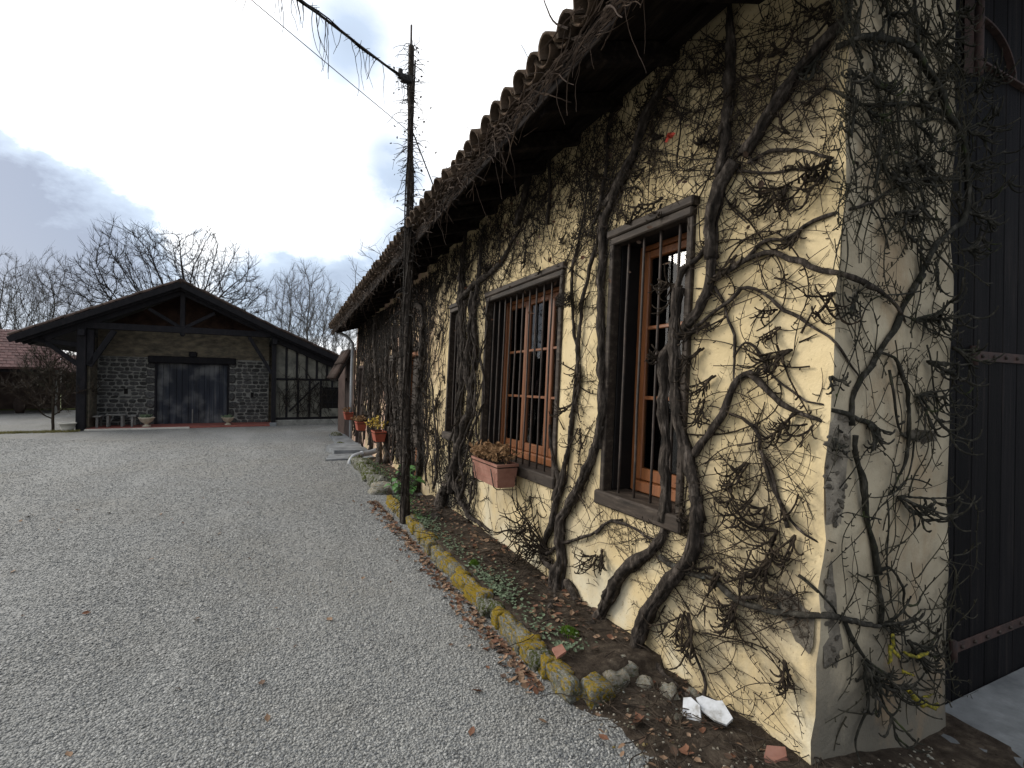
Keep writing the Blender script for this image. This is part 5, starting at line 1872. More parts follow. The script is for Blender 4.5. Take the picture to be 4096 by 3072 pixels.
# slabs, drain pipe and stones at the far doorsteps
for (poly, z, lb) in (([(1.25, 11.6), (1.98, 11.5), (1.98, 12.9), (1.45, 13.0), (1.18, 12.4)], .10, 'rough grey doorstep slab below the middle wall pot'), ([(1.0, 10.75), (1.98, 10.7), (1.98, 11.45), (1.2, 11.5)], .035, 'flat pale slab lying flush with gravel before the doorstep'), ([(1.5, 13.1), (2.0, 13.05), (2.0, 15.6), (1.55, 15.7)], .06, 'farthest grey slab in front of annex door')):
    b = MB()
    b.prism([(x + rnd.uniform(-.03, .03), y, -.05) for x, y in poly], (0, 0, z + .05))
    tag(b.build('stone_slab', CONCRETE), lb, 'slab')
pts_ = resample([(1.98, 10.55, .20), (1.86, 10.5, .17), (1.66, 10.4, .16), (1.50, 10.32, .12), (1.44, 10.29, .03), (1.44, 10.28, -.03)], .05)
b = MB()
b.tube(pts_, .055, 12)
p_ = b.build('drain_pipe', GREY_PLASTIC, None, True)
tag(p_, 'grey plastic drain pipe bending into the gravel at far end of bed', 'pipe')
MB().tube([(1.70, 10.42, .163), (1.66, 10.40, .16)], .062, 12).build('pipe_collar', GREY_PLASTIC, p_, True)
for (x, y, s, lb) in ((1.75, 15.2, .13, 'dark rock beside the annex door slab'), (1.60, 13.0, .10, 'dark rock at the edge between the two far slabs')):
    tag(place('dark_rock', RM[2], (x, y, s * .4), (s, s * 1.2, s * .7), (.1, .2, 1)), lb, 'rock')

# ------------------------------------------------------------------ pole and wires
pole = thing('utility_pole', (1.40, 5.72, 0), 'tall dark wooden pole wrapped in creeper standing by the eave', 'pole')
PT = 5.42
b = MB()
zs_ = np.linspace(-.2, PT, 30)
b.tube([(1.40 + .003 * math.sin(z * 2), 5.72, z) for z in zs_], np.linspace(.043, .033, 30), 12, lump=.06)
b.build('shaft', BARK, pole, True)
b = MB()
b.tube([(1.395, 5.72, PT - .05), (1.395, 5.72, PT + .24)], .012, 6)
b.build('spike', IRON, pole, True)
b = MB()
b.box(1.28, 1.40, 5.66, 5.74, 4.98, 5.06, .01)
b.tube([(1.27, 5.68, 5.0), (1.27, 5.68, 5.10)], [.03, .025], 10)
b.build('insulator', WIRE, pole)
b = MB()
for k in range(620):
    z = et.uniform(.2, 3.4) if et.random() < .6 else et.uniform(3.4, PT)
    a = et.uniform(0, 6.3)
    q = Vector((1.40 + math.cos(a) * .04, 5.72 + math.sin(a) * .04, z))
    d = Vector((math.cos(a), math.sin(a), et.uniform(-.8, .6))).normalized()
    P = []
    for j in range(et.randint(3, 8 if et.random() < .8 else 16)):
        P.append(tuple(q))
        d = (d + Vector((et.uniform(-.5, .5), et.uniform(-.5, .5), et.uniform(-.75, .4))) * .55).normalized()
        q = q + d * .026
    b.tube(P, np.linspace(.0042, .002, len(P)), 4, cap=False)
    if et.random() < .3:
        leaf(b, q, .018, et)
for s in range(5):
    zs_ = np.arange(.0, 3.3 - .2 * s, .07)
    ph = s * 1.3
    b.tube([(1.41 + math.cos(ph + z * 1.9) * (.042 + .014 * math.sin(z * 2 + s)), 5.72 + math.sin(ph + z * 1.7) * (.045 + .014 * math.sin(z * 3 + s)), z) for z in zs_], np.linspace(.013, .007, len(zs_)), 7, lump=.25, seed=s)
for s in range(4):
    ph = s * 1.6
    zs_ = np.arange(.3, PT - .1 - s * .3, .08)
    b.tube([(1.40 + math.cos(ph + z * (1.1 + .3 * s)) * .046, 5.72 + math.sin(ph + z * (1.1 + .3 * s)) * .046, z) for z in zs_], .008, 6, lump=.2)
o = b.build('creeper', TWIG_DARK, pole)
o['kind'] = 'stuff'


def sag(p, q, n, s):
    p, q = Vector(p), Vector(q)
    return [tuple(p.lerp(q, t) + Vector((0, 0, -s * 4 * t * (1 - t)))) for t in np.linspace(0, 1, n)]


A0 = (1.30, 5.70, 5.02)
A1 = (-8.3, -1.6, 5.25)
P = sag(A0, A1, 90, .22)
cb = thing('overhead_cable', A0, 'thick overhead cable overgrown with creeper running up left from the pole', 'cable')
b = MB()
b.tube(P, .013, 7)
b.build('cable', WIRE, cb, True)
b = MB()
for s in range(3):
    b.tube([(p[0] + .018 * math.cos(i * .7 + s * 2.1), p[1] + .018 * math.sin(i * .7 + s * 2.1), p[2] + .016 * math.sin(i * .9 + s)) for i, p in enumerate(P[:60])], .008, 5, lump=.2)
for k in range(330):
    t = et.random() * .40
    i = int(t * 89)
    q = Vector(P[i]).lerp(Vector(P[i + 1]), et.random())
    if et.random() < .75:
        d = Vector((et.uniform(-1, 1), et.uniform(-1, 1), et.uniform(-.6, .8))).normalized()
        n = et.randint(2, 4)
    else:
        d = Vector((et.uniform(-.4, .4), et.uniform(-.4, .4), -1)).normalized()
        n = et.randint(6, 22)
    PP = []
    for j in range(n):
        PP.append(tuple(q))
        d = (d + Vector((et.uniform(-.4, .4), et.uniform(-.4, .4), et.uniform(-.6, .2))) * .45).normalized()
        q = q + d * .026
    if len(PP) > 2:
        b.tube(PP, np.linspace(.0035, .0018, len(PP)), 4, cap=False)
o = b.build('creeper', TWIG_DARK, cb)
o['kind'] = 'stuff'
b = MB()
b.tube(sag((1.36, 5.70, 4.45), (-7.0, 1.2, 6.9), 60, .12), .004, 5)
tag(b.build('thin_wire', WIRE), 'thin wire crossing the sky below the overgrown cable', 'wire')
b = MB()
b.tube([(1.44, 5.74, 4.45), (2.15, 6.45, 3.60)], .008, 5)
tag(b.build('stay_wire', WIRE), 'short stay wire slanting from the pole down to the roof', 'wire')

# ------------------------------------------------------------------ the open-fronted barn
BPH = math.radians(4)
BO = Vector((-5.1, 19.4, 0))
BU = Vector((math.cos(BPH), math.sin(BPH), 0))
BV = Vector((-math.sin(BPH), math.cos(BPH), 0))
UZ = Vector((0, 0, 1))


def Bp(u, v, z):
    return BO + BU * u + BV * v + UZ * z


def bbox(b_, u0, u1, v0, v1, z0, z1, ch=0.):
    return b_.obox(Bp((u0 + u1) / 2, (v0 + v1) / 2, (z0 + z1) / 2), BU * (u1 - u0) / 2, BV * (v1 - v0) / 2, UZ * (z1 - z0) / 2, ch)


def bbeam(b_, u0, z0, u1, z1, v, w, h, ch=.012):
    return b_.beam(Bp(u0, v, z0), Bp(u1, v, z1), w, h, BV.cross(Bp(u1, v, z1) - Bp(u0, v, z0)), ch)


barn = thing('barn', tuple(BO), 'big open-fronted barn with dark timber gable and rubble stone wall', 'barn')
WV = 1.2
RID_U, RID_Z = 2.46, 4.70
LE_U, LE_Z = -1.56, 2.72
RE_U, RE_Z = 8.6, 1.95


def roof_z(u):
    if u < RID_U:
        return LE_Z + (RID_Z - LE_Z) * (u - LE_U) / (RID_U - LE_U)
    if u < 5.2:
        return RID_Z + (3.40 - RID_Z) * (u - RID_U) / (5.2 - RID_U)
    return 3.40 + (RE_Z - 3.40) * (u - 5.2) / (RE_U - 5.2)


# roof slabs
b = MB()
pf = [(LE_U, LE_Z), (RID_U, RID_Z), (5.2, 3.40), (RE_U, RE_Z)]
lo = [(u, z - .10) for u, z in pf]
poly = [Bp(u, -.42, z) for u, z in pf] + [Bp(u, -.42, z) for u, z in lo[::-1]]
for i in range(3):
    q = [pf[i], pf[i + 1], lo[i + 1], lo[i]]
    b.prism([Bp(u, -.42, z) for u, z in q], BV * 9.5)
broof = b.build('roof', BARN_WOOD, barn)
b = MB()
for i in range(3):
    (u0, z0), (u1, z1) = pf[i], pf[i + 1]
    bbeam(b, u0, z0 - .09, u1, z1 - .09, -.435, .035, .17)
b.build('bargeboard', BARN_WOOD, broof)
# tiles along the front edge of the roof
vt = MB()
n = 7
vs_ = []
for j in range(2):
    for lay in (0, 1):
        for i in range(n):
            a = math.pi * i / (n - 1)
            r = (.085 - .014 * j) - lay * .014
            vs_.append((.40 * j, -math.cos(a) * r, math.sin(a) * r))
m2 = 2 * n
fs_ = [(i, i + 1, m2 + i + 1, m2 + i) for i in range(n - 1)] + [(n + i + 1, n + i, m2 + n + i, m2 + n + i + 1) for i in range(n - 1)] + [(i, i + n, i + n + 1, i + 1) for i in range(n - 1)]
VT = vt.add(vs_, fs_).mesh('verge_tile', TILE_DARK, True)
for (u0, z0), (u1, z1) in ((pf[0], pf[1]), (pf[2], pf[1]), (pf[3], pf[2])):
    d = Vector((u1 - u0, 0, z1 - z0))
    ln = d.length
    k = 0.
    while k < ln - .2:
        t = k / ln
        u, z = u0 + (u1 - u0) * t, z0 + (z1 - z0) * t
        for vv in (-.36, -.18, .0):
            o = place('verge_tile', VT, Bp(u, vv, z + .012 + rnd.uniform(0, .012)), (1, 1, 1), (0, 0, 0), broof)
            ang = math.atan2(z1 - z0, abs(u1 - u0))
            o.rotation_euler = (0, -ang + rnd.uniform(-.03, .03) - .04, BPH + (0 if u1 > u0 else math.pi) + rnd.uniform(-.04, .04))
        k += .335
b = MB()
for i in range(3):
    q = [(pf[i][0], pf[i][1] + .004), (pf[i + 1][0], pf[i + 1][1] + .004), (pf[i + 1][0], pf[i + 1][1] + .06), (pf[i][0], pf[i][1] + .06)]
    b.prism([Bp(u, .25, z) for u, z in q], BV * 8.7)
b.build('roof_covering', TILE_DARK, broof)
b = MB()
b.tube([Bp(RID_U, v, RID_Z + .02) for v in (-.44, 2, 9)], .085, 9)
b.build('ridge_tiles', TILE_DARK, broof, True)
# common rafters under the overhang
for v in (-.25, .35, .85):
    for (u0, u1) in ((LE_U + .1, RID_U), (RID_U, 5.2), (5.2, 8.3)):
        b = MB()
        bbeam(b, u0, roof_z(u0) - .17, u1, roof_z(u1) - .17, v, .08, .12)
        b.build('rafter', BARN_WOOD, broof)
# truss
def part(name, u0, z0, u1, z1, v, w, h, mat=BARN_WOOD):
    b_ = MB()
    bbeam(b_, u0, z0, u1, z1, v, w, h)
    return b_.build(name, mat, barn)


def post(name, u0, u1, v0, v1, z0, z1, mat=BARN_WOOD, ch=.012):
    b_ = MB()
    bbox(b_, u0, u1, v0, v1, z0, z1, ch)
    return b_.build(name, mat, barn)


post('post', -.14, .08, -.10, .12, -.05, 3.42)
post('post', 5.16, 5.30, -.10, .04, .0, 3.30)
post('post', .085, .26, -.06, .10, 2.0, 3.05)
part('tie_beam', -.12, 3.19, 5.30, 3.20, 0, .16, .20)
post('king_post', 2.44, 2.58, -.07, .07, 3.02, 4.62)
part('strut', 2.58, 3.28, 3.42, 3.82, 0, .10, .11)
part('strut', 2.44, 3.28, 1.60, 3.82, 0, .10, .11)
part('principal_rafter', -.9, roof_z(-.9) - .30, 2.44, 4.42, 0, .14, .20)
part('principal_rafter', 2.58, 4.40, 5.25, 3.16, 0, .14, .20)
part('brace', .74, 3.07, .14, 1.95, 0, .12, .16)
part('brace', 4.44, 3.09, 5.17, 1.84, -.01, .10, .11)
part('brace', -.98, 2.74, -.12, 1.99, 0, .12, .12)
part('outrigger', -1.15, 2.70, -.12, 2.58, 0, .12, .14)
b = MB()
b.tube([Bp(2.51, 0, 3.085), Bp(2.51, 0, 3.02), Bp(2.51, 0, 2.985)], [.055, .06, .03], 8)
b.build('pendant', BARN_WOOD, barn, True)
# plates running back from the posts
b = MB()
b.beam(Bp(0, -.3, 2.95), Bp(0, 9, 2.95), .16, .18)
b.build('wall_plate', BARN_WOOD, barn)
b = MB()
b.beam(Bp(5.24, -.3, 2.95), Bp(5.24, 9, 2.95), .14, .18)
b.build('wall_plate', BARN_WOOD, barn)
# side wall of the porch and back walls
b = MB()
bbox(b, .09, .135, .13, WV, .0, 2.2, .01)
b.build('side_wall', BARN_PLASTER, barn)
b = MB()
bbox(b, -.13, .085, .13, 9, .0, 2.9)
bbox(b, 5.16, 5.30, WV + .2, 9, .0, 2.9)
b.build('side_wall', BARN_PLASTER, barn)
# mortar core of the stone wall (two panels), render above, dark gable on top
swl = MB()
bbox(swl, .14, 1.70, WV, WV + .25, -.1, 2.32)
swl = swl.build('stone_wall', MORTAR, barn)
swr = MB()
bbox(swr, 3.84, 5.155, WV, WV + .25, -.1, 2.32)
swr = swr.build('stone_wall', MORTAR, barn)
b = MB()
b.prism([Bp(.14, WV - .012, 2.325), Bp(5.155, WV - .012, 2.325), Bp(5.155, WV - .012, 3.22), Bp(.14, WV - .012, 3.22)], BV * .25)
b.build('render_band', BARN_PLASTER, barn)
b = MB()
b.prism([Bp(.14, WV - .006, 3.225), Bp(5.15, WV - .006, 3.225), Bp(RID_U, WV - .006, 4.52)], BV * .2)
b.build('gable_render', BARN_GABLE, barn)
# irregular stones
STN = []
for s in range(9):
    g = random.Random(s + 40)
    m = 8
    ang = [2 * math.pi * i / m + g.uniform(-.2, .2) for i in range(m)]
    rr = [g.uniform(.80, 1.0) for _ in range(m)]
    out = [(max(-1, min(1, 1.25 * r * math.cos(a))), max(-1, min(1, 1.25 * r * math.sin(a)))) for a, r in zip(ang, rr)]
    vs_ = [(x, 1, z) for x, z in out] + [(x * .97, -.2, z * .97) for x, z in out] + [(x * .72, -1 + g.uniform(0, .4), z * .70) for x, z in out]
    fs_ = [(i, (i + 1) % m, m + (i + 1) % m, m + i) for i in range(m)] + [(m + i, m + (i + 1) % m, 2 * m + (i + 1) % m, 2 * m + i) for i in range(m)] + [tuple(range(2 * m, 3 * m))]
    STN.append(MB().add(vs_, [q[::-1] for q in fs_]).mesh('stone', BARN_STONE))
sg = random.Random(6)


def stones(wall, u0, u1, z0, z1, slot, quoin_u):
    z = z0
    while z < z1 - .04:
        h = sg.uniform(.08, .155)
        h = min(h, z1 - z)
        u = u0 + sg.uniform(-.05, .03)
        while u < u1 - .03:
            w = min(sg.uniform(.12, .32) * (1.0 if h > .1 else 1.15), u1 - u)
            cu, cz = u + w / 2, z + h / 2
            if w > .05 and not (abs(cu - slot[0]) < w / 2 + .04 and abs(cz - slot[1]) < h / 2 + .06):
                o = place('stone', STN[sg.randrange(9)], Bp(cu, WV - .004, cz + sg.uniform(-.012, .012)), (w * .47, sg.uniform(.022, .045), h * .43), (0, sg.uniform(-.09, .09), BPH), wall)
            u += w
        z += h


stones(swl, .16, 1.46, .02, 2.30, (.89, 1.17), 1.6)
stones(swr, 4.10, 5.15, .02, 2.30, (4.61, 1.06), 3.95)
for wall, uq, sgn in ((swl, 1.69, -1), (swr, 3.85, 1)):
    z = .0
    while z < 2.1:
        h = sg.uniform(.20, .34)
        w = sg.uniform(.17, .30)
        c = uq + sgn * w / 2
        place('quoin', STN[sg.randrange(9)], Bp(c, WV - .01, z + h / 2), (w * .5, .05, h * .47), (0, sg.uniform(-.04, .04), BPH), wall)
        z += h + .01
for u, z, wl in ((.89, 1.17, swl), (4.61, 1.06, swr)):
    b = MB()
    bbox(b, u - .05, u + .05, WV - .03, WV - .002, z - .09, z + .09)
    b.build('slot_dark_block', REVEAL, wl)  # solid dark block, its colour stands in for the shade inside a slot
# big plank door under a heavy lintel
b = MB()
bbox(b, 1.48, 4.07, WV - .16, WV + .2, 2.14, 2.37, .02)
b.build('lintel_beam', BARN_WOOD, barn)
b = MB()
bbox(b, 2.63, 2.88, WV - .14, WV + .1, 2.372, 2.55, .03)
b.build('corbel', BARN_WOOD, barn)
b = MB()
bbox(b, 1.72, 3.82, WV + .13, WV + .2, .0, 2.14)
bd = b.build('door', BARN_DOOR, barn)
u = 1.725
while u < 3.80:
    w = min(sg.uniform(.12, .20), 3.815 - u)
    if w > .03:
        b = MB()
        bbox(b, u, u + w - .008, WV + .085 + sg.uniform(-.006, .006), WV + .128, .02 + sg.uniform(0, .04), 2.135, .004)
        b.build('plank', BARN_DOOR, bd)
    u += w
for ua in (1.665, 3.815):
    b = MB()
    bbox(b, ua, ua + .06, WV - .03, WV + .129, .0, 2.135, .006)
    b.build('jamb_cover', BARN_WOOD, bd)  # dark strip added to cover the lit mortar edge beside the door
b = MB()
bbox(b, 2.74, 2.78, WV + .06, WV + .084, .0, .55, .004)
b.build('door_bar', BENCH_WOOD, bd)
# paved porch floor with a pale kerb
b = MB()
bbox(b, .09, 5.3, -.10, WV + .2, -.1, .055, .006)
b.build('porch_floor', RED_FLOOR, barn)
b = MB()
bbox(b, .09, 2.75, -.24, -.102, -.1, .050, .01)
b.build('kerb', PALE_STONE, barn)
b = MB()
bbox(b, 5.12, 5.34, -.14, .08, -.1, .12, .02)
b.build('post_footing', CONCRETE, barn)
# half-timbered lean-to on the right
ln = MB()
ln.prism([Bp(5.31, .08, .2), Bp(9.0, .08, .2), Bp(9.0, .08, roof_z(9.0 - .5) - .1), Bp(8.5, .08, roof_z(8.5) - .1), Bp(5.31, .08, roof_z(5.31) - .12)], BV * .16)
lw = ln.build('half_timbered_wall', LEAN_PLASTER, barn)
b = MB()
bbox(b, 5.31, 9.0, .02, .26, -.15, .198, .02)
b.build('plinth', MORTAR, lw)


def tim(u0, z0, u1, z1, w):
    b_ = MB()
    bbeam(b_, u0, z0, u1, z1, .075, .06, w, .006)
    b_.build('timber', BARN_WOOD, lw)


for u in (5.64, 5.99, 6.32, 6.67, 7.03, 7.38, 7.8):
    tim(u, 1.69, u, roof_z(u) - .13, .075)
for u in (5.66, 6.04, 6.43, 6.82, 7.66):
    tim(u, .29, u, 1.61, .075)
tim(5.32, 1.65, 8.9, 1.65, .075)
tim(5.32, .245, 8.9, .245, .085)
tim(5.75, .5, 6.75, 1.55, .055)
tim(7.22, 1.38, 7.22, 1.61, .07)
tim(6.87, 1.33, 7.62, 1.33, .09)
part('eave_beam', 5.3, roof_z(5.3) - .30, 8.5, roof_z(8.5) - .30, -.02, .14, .26)
b = MB()
bbox(b, 6.87, 7.62, .055, .085, .60, 1.28)
w_ = b.build('opening_dark_panel', REVEAL, lw)  # solid dark panel, the shade of an opening put into its colour
for u in (7.05, 7.24, 7.43):
    b = MB()
    bbox(b, u - .012, u + .012, .03, .053, .60, 1.28)
    b.build('lattice_bar', BARN_WOOD, w_)
for z in (.80, 1.05):
    b = MB()
    bbox(b, 6.87, 7.62, .005, .029, z - .010, z + .010)
    b.build('lattice_bar', BARN_WOOD, w_)
b = MB()
bbox(b, 6.85, 7.66, .02, .079, .29, .59, .005)
b.build('board', LEAN_PLASTER, w_)
# bare climber on the lean-to
cl = thing('bare_climber', tuple(Bp(5.5, 0, 0)), 'thin bare climber spread over the half-timbered lean-to of the barn', 'climber')
b = MB()
cg = random.Random(33)
for k in range(90):
    u, z = cg.uniform(5.4, 7.2), cg.uniform(.15, 1.2)
    a = cg.uniform(.6, 2.5)
    P = []
    for j in range(cg.randint(8, 26)):
        zc = min(z, roof_z(u) - .3)
        P.append(tuple(Bp(u, .03 - .05 * cg.random(), zc)))
        a += cg.uniform(-.35, .35)
        u += math.cos(a) * .07
        z += math.sin(a) * .07
        if u > 8 or u < 5.33:
            break
    if len(P) > 3:
        b.tube(P, np.linspace(cg.uniform(.006, .013), .004, len(P)), 4, cap=False)
b.build('stems', TWIG_DARK, cl)['kind'] = 'stuff'

# furniture and urns in the porch
tb = thing('garden_table', tuple(Bp(.72, .55, .055)), 'low grey wooden table standing against the barn stone wall', 'table')
b = MB()
for k in range(4):
    bbox(b, .48, .98, .40 + k * .10, .49 + k * .10, .42, .45, .004)
    b.build('top_board', BENCH_WOOD, tb)
    b = MB()
for u in (.54, .90):
    for v in (.45, .74):
        b = MB()
        bbox(b, u - .03, u + .03, v - .03, v + .03, .055, .419, .004)
        b.build('leg', BENCH_WOOD, tb)
for (u, lb) in ((.30, 'grey wooden bench left of the table in the barn porch'), (1.18, 'grey wooden bench right of the table in the barn porch')):
    bn = thing('bench', tuple(Bp(u, .55, .055)), lb, 'bench')
    b = MB()
    bbox(b, u - .10, u + .10, .25, .95, .38, .42, .005)
    b.build('seat', BENCH_WOOD, bn)
    for v in (.30, .90):
        b = MB()
        bbox(b, u - .03, u + .03, v - .03, v + .03, .055, .379, .004)
        b.build('leg', BENCH_WOOD, bn)


def lathe(b_, c, prof, n=16):
    vs_, fs_ = [], []
    for r, z in prof:
        for i in range(n):
            a = 2 * math.pi * i / n
            vs_.append((c[0] + r * math.cos(a), c[1] + r * math.sin(a), c[2] + z))
    for j in range(len(prof) - 1):
        for i in range(n):
            fs_.append((j * n + i, j * n + (i + 1) % n, (j + 1) * n + (i + 1) % n, (j + 1) * n + i))
    fs_.append(tuple(range(n))[::-1])
    return b_.add(vs_, fs_)


URN = pmat('cream_stone_urn', [(.3, (.32, .28, .20)), (.7, (.52, .47, .37))], 8, .9, .4, 40, .004)
for (u, v, s, lb, lb2) in ((1.56, .25, 1.0, 'cream stone urn left of the barn door', 'small green plant in the urn left of the barn door'), (3.84, .25, .85, 'cream stone urn right of the barn door', 'small green plant in the urn right of the barn door')):
    c = Bp(u, v, .055)
    b = MB()
    lathe(b, c, [(.12 * s, 0), (.12 * s, .03 * s), (.06 * s, .05 * s), (.05 * s, .09 * s), (.10 * s, .12 * s), (.17 * s, .18 * s), (.21 * s, .26 * s), (.23 * s, .28 * s), (.23 * s, .30 * s), (.20 * s, .30 * s), (.18 * s, .25 * s), (0.01, .25 * s)])
    tag(b.build('stone_urn', URN, None, True), lb, 'urn')
    dried('urn_plant', tuple(c + UZ * .25 * s), .12, .12, .12 * s, 40, SAGE_LEAF, lb2, (.02, .035))
# potted shrub and bare bush at the left post
c = Bp(-.30, -.15, 0)
b = MB()
lathe(b, c, [(.13, -.02), (.16, .10), (.19, .22), (.21, .22), (.21, .26), (.17, .26), (.15, .2), (.01, .2)])
tag(b.build('stone_planter', PALE_STONE, None, True), 'pale round planter at the foot of the left barn post', 'planter')

# ------------------------------------------------------------------ trees
def colonize(att, start, D, dk, di, iters, g, grav=0.0, inert=.6):
    N = np.array(start, dtype=float)
    par = [-1] + list(range(len(start) - 1))
    kids = np.zeros(60000, int)
    alive = np.ones(len(att), bool)
    near = np.full(len(att), 0)
    dist = np.full(len(att), 1e9)
    new0 = 0
    dirs = np.zeros_like(N)
    dirs[:, 2] = 1
    for it in range(iters):
        for i in range(new0, len(N), 400):
            blk = N[i:i + 400]
            d = np.linalg.norm(att[:, None, :] - blk[None], axis=2)
            m = d.argmin(1)
            dm = d[np.arange(len(att)), m]
            up_ = dm < dist
            near[up_] = m[up_] + i
            dist[up_] = dm[up_]
        alive &= dist > dk
        act = alive & (dist < di)
        if not act.any():
            break
        v = att[act] - N[near[act]]
        v /= np.linalg.norm(v, axis=1)[:, None] + 1e-9
        acc = np.zeros_like(N)
        np.add.at(acc, near[act], v)
        ids = np.unique(near[act])
        ids = ids[kids[ids] < 3]
        if not len(ids):
            break
        dr_ = acc[ids]
        dr_ /= np.linalg.norm(dr_, axis=1)[:, None] + 1e-9
        dr_ += g.normal(0, .15, dr_.shape) + dirs[ids] * inert
        dr_[:, 2] += grav
        dr_ /= np.linalg.norm(dr_, axis=1)[:, None] + 1e-9
        kids[ids] += 1
        new0 = len(N)
        N = np.vstack([N, N[ids] + dr_ * D])
        dirs = np.vstack([dirs, dr_])
        par += list(ids)
        if len(N) > 50000:
            break
    return N, np.array(par)


def tree_parts(N, par, r_tip, expo, g, twig_len, twigs, r_big):
    n = len(N)
    rad = np.zeros(n)
    child = [[] for _ in range(n)]
    for i in range(1, n):
        child[par[i]].append(i)
    for i in range(n - 1, -1, -1):
        rad[i] = r_tip if not child[i] else sum(rad[c] ** expo for c in child[i]) ** (1 / expo)
    big, small = MB(), MB()
    stack = [(0, None)]
    done = 0
    while stack:
        i, frm = stack.pop()
        ch = [] if frm is None else [frm]
        R = [] if frm is None else [min(rad[frm], rad[i] * 1.2)]
        while True:
            ch.append(i)
            R.append(rad[i])
            if not child[i]:
                break
            c = sorted(child[i], key=lambda q: -rad[q])
            for q in c[1:]:
                stack.append((q, i))
            i = c[0]
        if len(ch) < 2:
            continue
        P = N[ch].copy()
        if len(P) > 4:
            P[1:-1] = .25 * P[:-2] + .5 * P[1:-1] + .25 * P[2:]
        R = np.array(R)
        b_ = big if R.max() > r_big else small
        b_.tube(P, R, 8 if R.max() > .12 else 5 if R.max() > .03 else 3, cap=False)
        for j in range(len(ch)):
            if R[j] < r_tip * 3.2:
                for _ in range(twigs if j < len(ch) - 1 else twigs + 1):
                    d = P[j] - P[max(0, j - 1)] if j else P[1] - P[0]
                    d = d / (np.linalg.norm(d) + 1e-9) + g.normal(0, .32, 3) + np.array([0, 0, .2])
                    d /= np.linalg.norm(d) + 1e-9
                    ln_ = twig_len * g.uniform(.5, 1.3)
                    mid = P[j] + d * ln_ * .5
                    d2 = d + g.normal(0, .22, 3) + np.array([0, 0, .12])
                    small.tube(np.array([P[j], mid, mid + d2 * ln_ * .5]), [r_tip * .75, r_tip * .6, r_tip * .4], 3, cap=False)
    return big, small


def crown_points(g, n, kind, rx, rz, zc):
    out = []
    while len(out) < n:
        p = g.uniform(-1, 1, 3)
        r = np.linalg.norm(p)
        if r > 1 or r < .25 and g.random() < .7:
            continue
        if kind == 'dome' and p[2] < -.25:
            continue
        if kind == 'dome' and g.random() > .35 + .65 * r:
            continue
        lump = .82 + .28 * mnoise.noise((p[0] * 2.2 + n, p[1] * 2.2, p[2] * 2.2))
        out.append((p[0] * rx * lump, p[1] * rx * lump, zc + p[2] * rz * lump))
    return np.array(out)


def make_tree(seed, h, rx, rz, zc, fork, n, kind, D, r_tip, twl, twigs, expo=2.35, inert=.4):
    g = np.random.default_rng(seed)
    att = crown_points(g, n, kind, rx, rz, zc)
    start = [(0, 0, -.3)]
    z = 0.
    while z < fork:
        z += D
        start.append((.06 * math.sin(z * 1.3 + seed) * D, .06 * math.cos(z + seed) * D, z))
    N, par = colonize(att, start, D, D * 1.7, D * 12, 120, g, .0, inert)
    return tree_parts(N, par, r_tip, expo, g, twl, twigs, r_tip * 9)


def px_to(x_src, d):
    """World x, y of a spot d metres ahead seen at this column of the photograph's 4096 px width."""
    a = (x_src - 2048) / 2030.0
    return (d * (fw.x + a * rt.x), d * (fw.y + a * rt.y))


def put_tree(name, parts, loc, rotz, scale, mat, label, group=None):
    root = thing(name, loc, label, 'tree', group)
    root.rotation_euler = (0, 0, rotz)
    root.scale = (scale[0], scale[0], scale[1])
    for nm, me_ in parts:
        o = bpy.data.objects.new(nm, me_)
        COL.objects.link(o)
        o.parent = root
        if nm == 'crown':
            o['kind'] = 'stuff'
    return root


big, small = make_tree(23, 11.5, 6.6, 6.7, 5.9, 2.0, 5600, 'dome', .30, .0110, .60, 3, 2.02, .45)
x, y = px_to(715, 32)
put_tree('oak_tree', [('trunk', big.mesh('trunk', TREE_BARK, True)), ('crown', small.mesh('crown', TREE_BARK))], (x, y, -.1), .6, (1, 1), TREE_BARK, 'great spreading bare oak towering behind the barn roof')
KINDS = []
for sd, rx, rz, zc, fk, n in ((21, 3.5, 5.0, 6.0, 1.6, 2000), (25, 2.7, 4.8, 6.0, 2.2, 1500), (29, 4.0, 4.4, 5.4, 1.2, 2000)):
    bg, sm = make_tree(sd, 9.5, rx, rz, zc, fk, n, 'oval', .27, .0085, .60, 3, 2.05, .5)
    KINDS.append((('trunk', bg.mesh('trunk', TREE_BARK_HAZE, True)), ('crown', sm.mesh('crown', TREE_BARK_HAZE))))
spots = [
    (190, 37, 0, (1.05, 1.04), 'dense bare tree behind the left slope of the barn roof'),
    (30, 34, 2, (1.0, 1.06), 'bare tree at the left edge of the picture above the red roof'),
    (1150, 42, 1, (1.05, 1.08), 'slim bare tree right of the oak, behind the right barn slope'),
    (1225, 34, 1, (1.0, .98), 'bare tree second from the farmhouse, right of the barn ridge'),
    (1310, 38, 2, (.72, .92), 'low rounded bare tree nearest to the farmhouse roof end'),
    (1390, 52, 1, (1.1, .9), 'distant bare tree behind the end of the farmhouse eave'),
]
tr_g = random.Random(2)
for xs_, d, kd, sc, lb in spots:
    x, y = px_to(xs_, d)
    put_tree('bare_tree', KINDS[kd], (x, y, -.1), tr_g.uniform(0, 6.3), sc, None, lb, 'bare trees beyond the barn')
bg, sm = make_tree(41, 6, 1.6, 1.7, 4.3, 2.4, 260, 'oval', .2, .006, .35, 1)
x, y = px_to(1545, 19)
put_tree('bare_tree', [('trunk', bg.mesh('trunk', TREE_BARK_HAZE, True)), ('crown', sm.mesh('crown', TREE_BARK_HAZE))], (x, y, .0), 1.0, (1.3, 1.2), None, 'small bare tree whose twigs stick out behind the farmhouse roof edge')
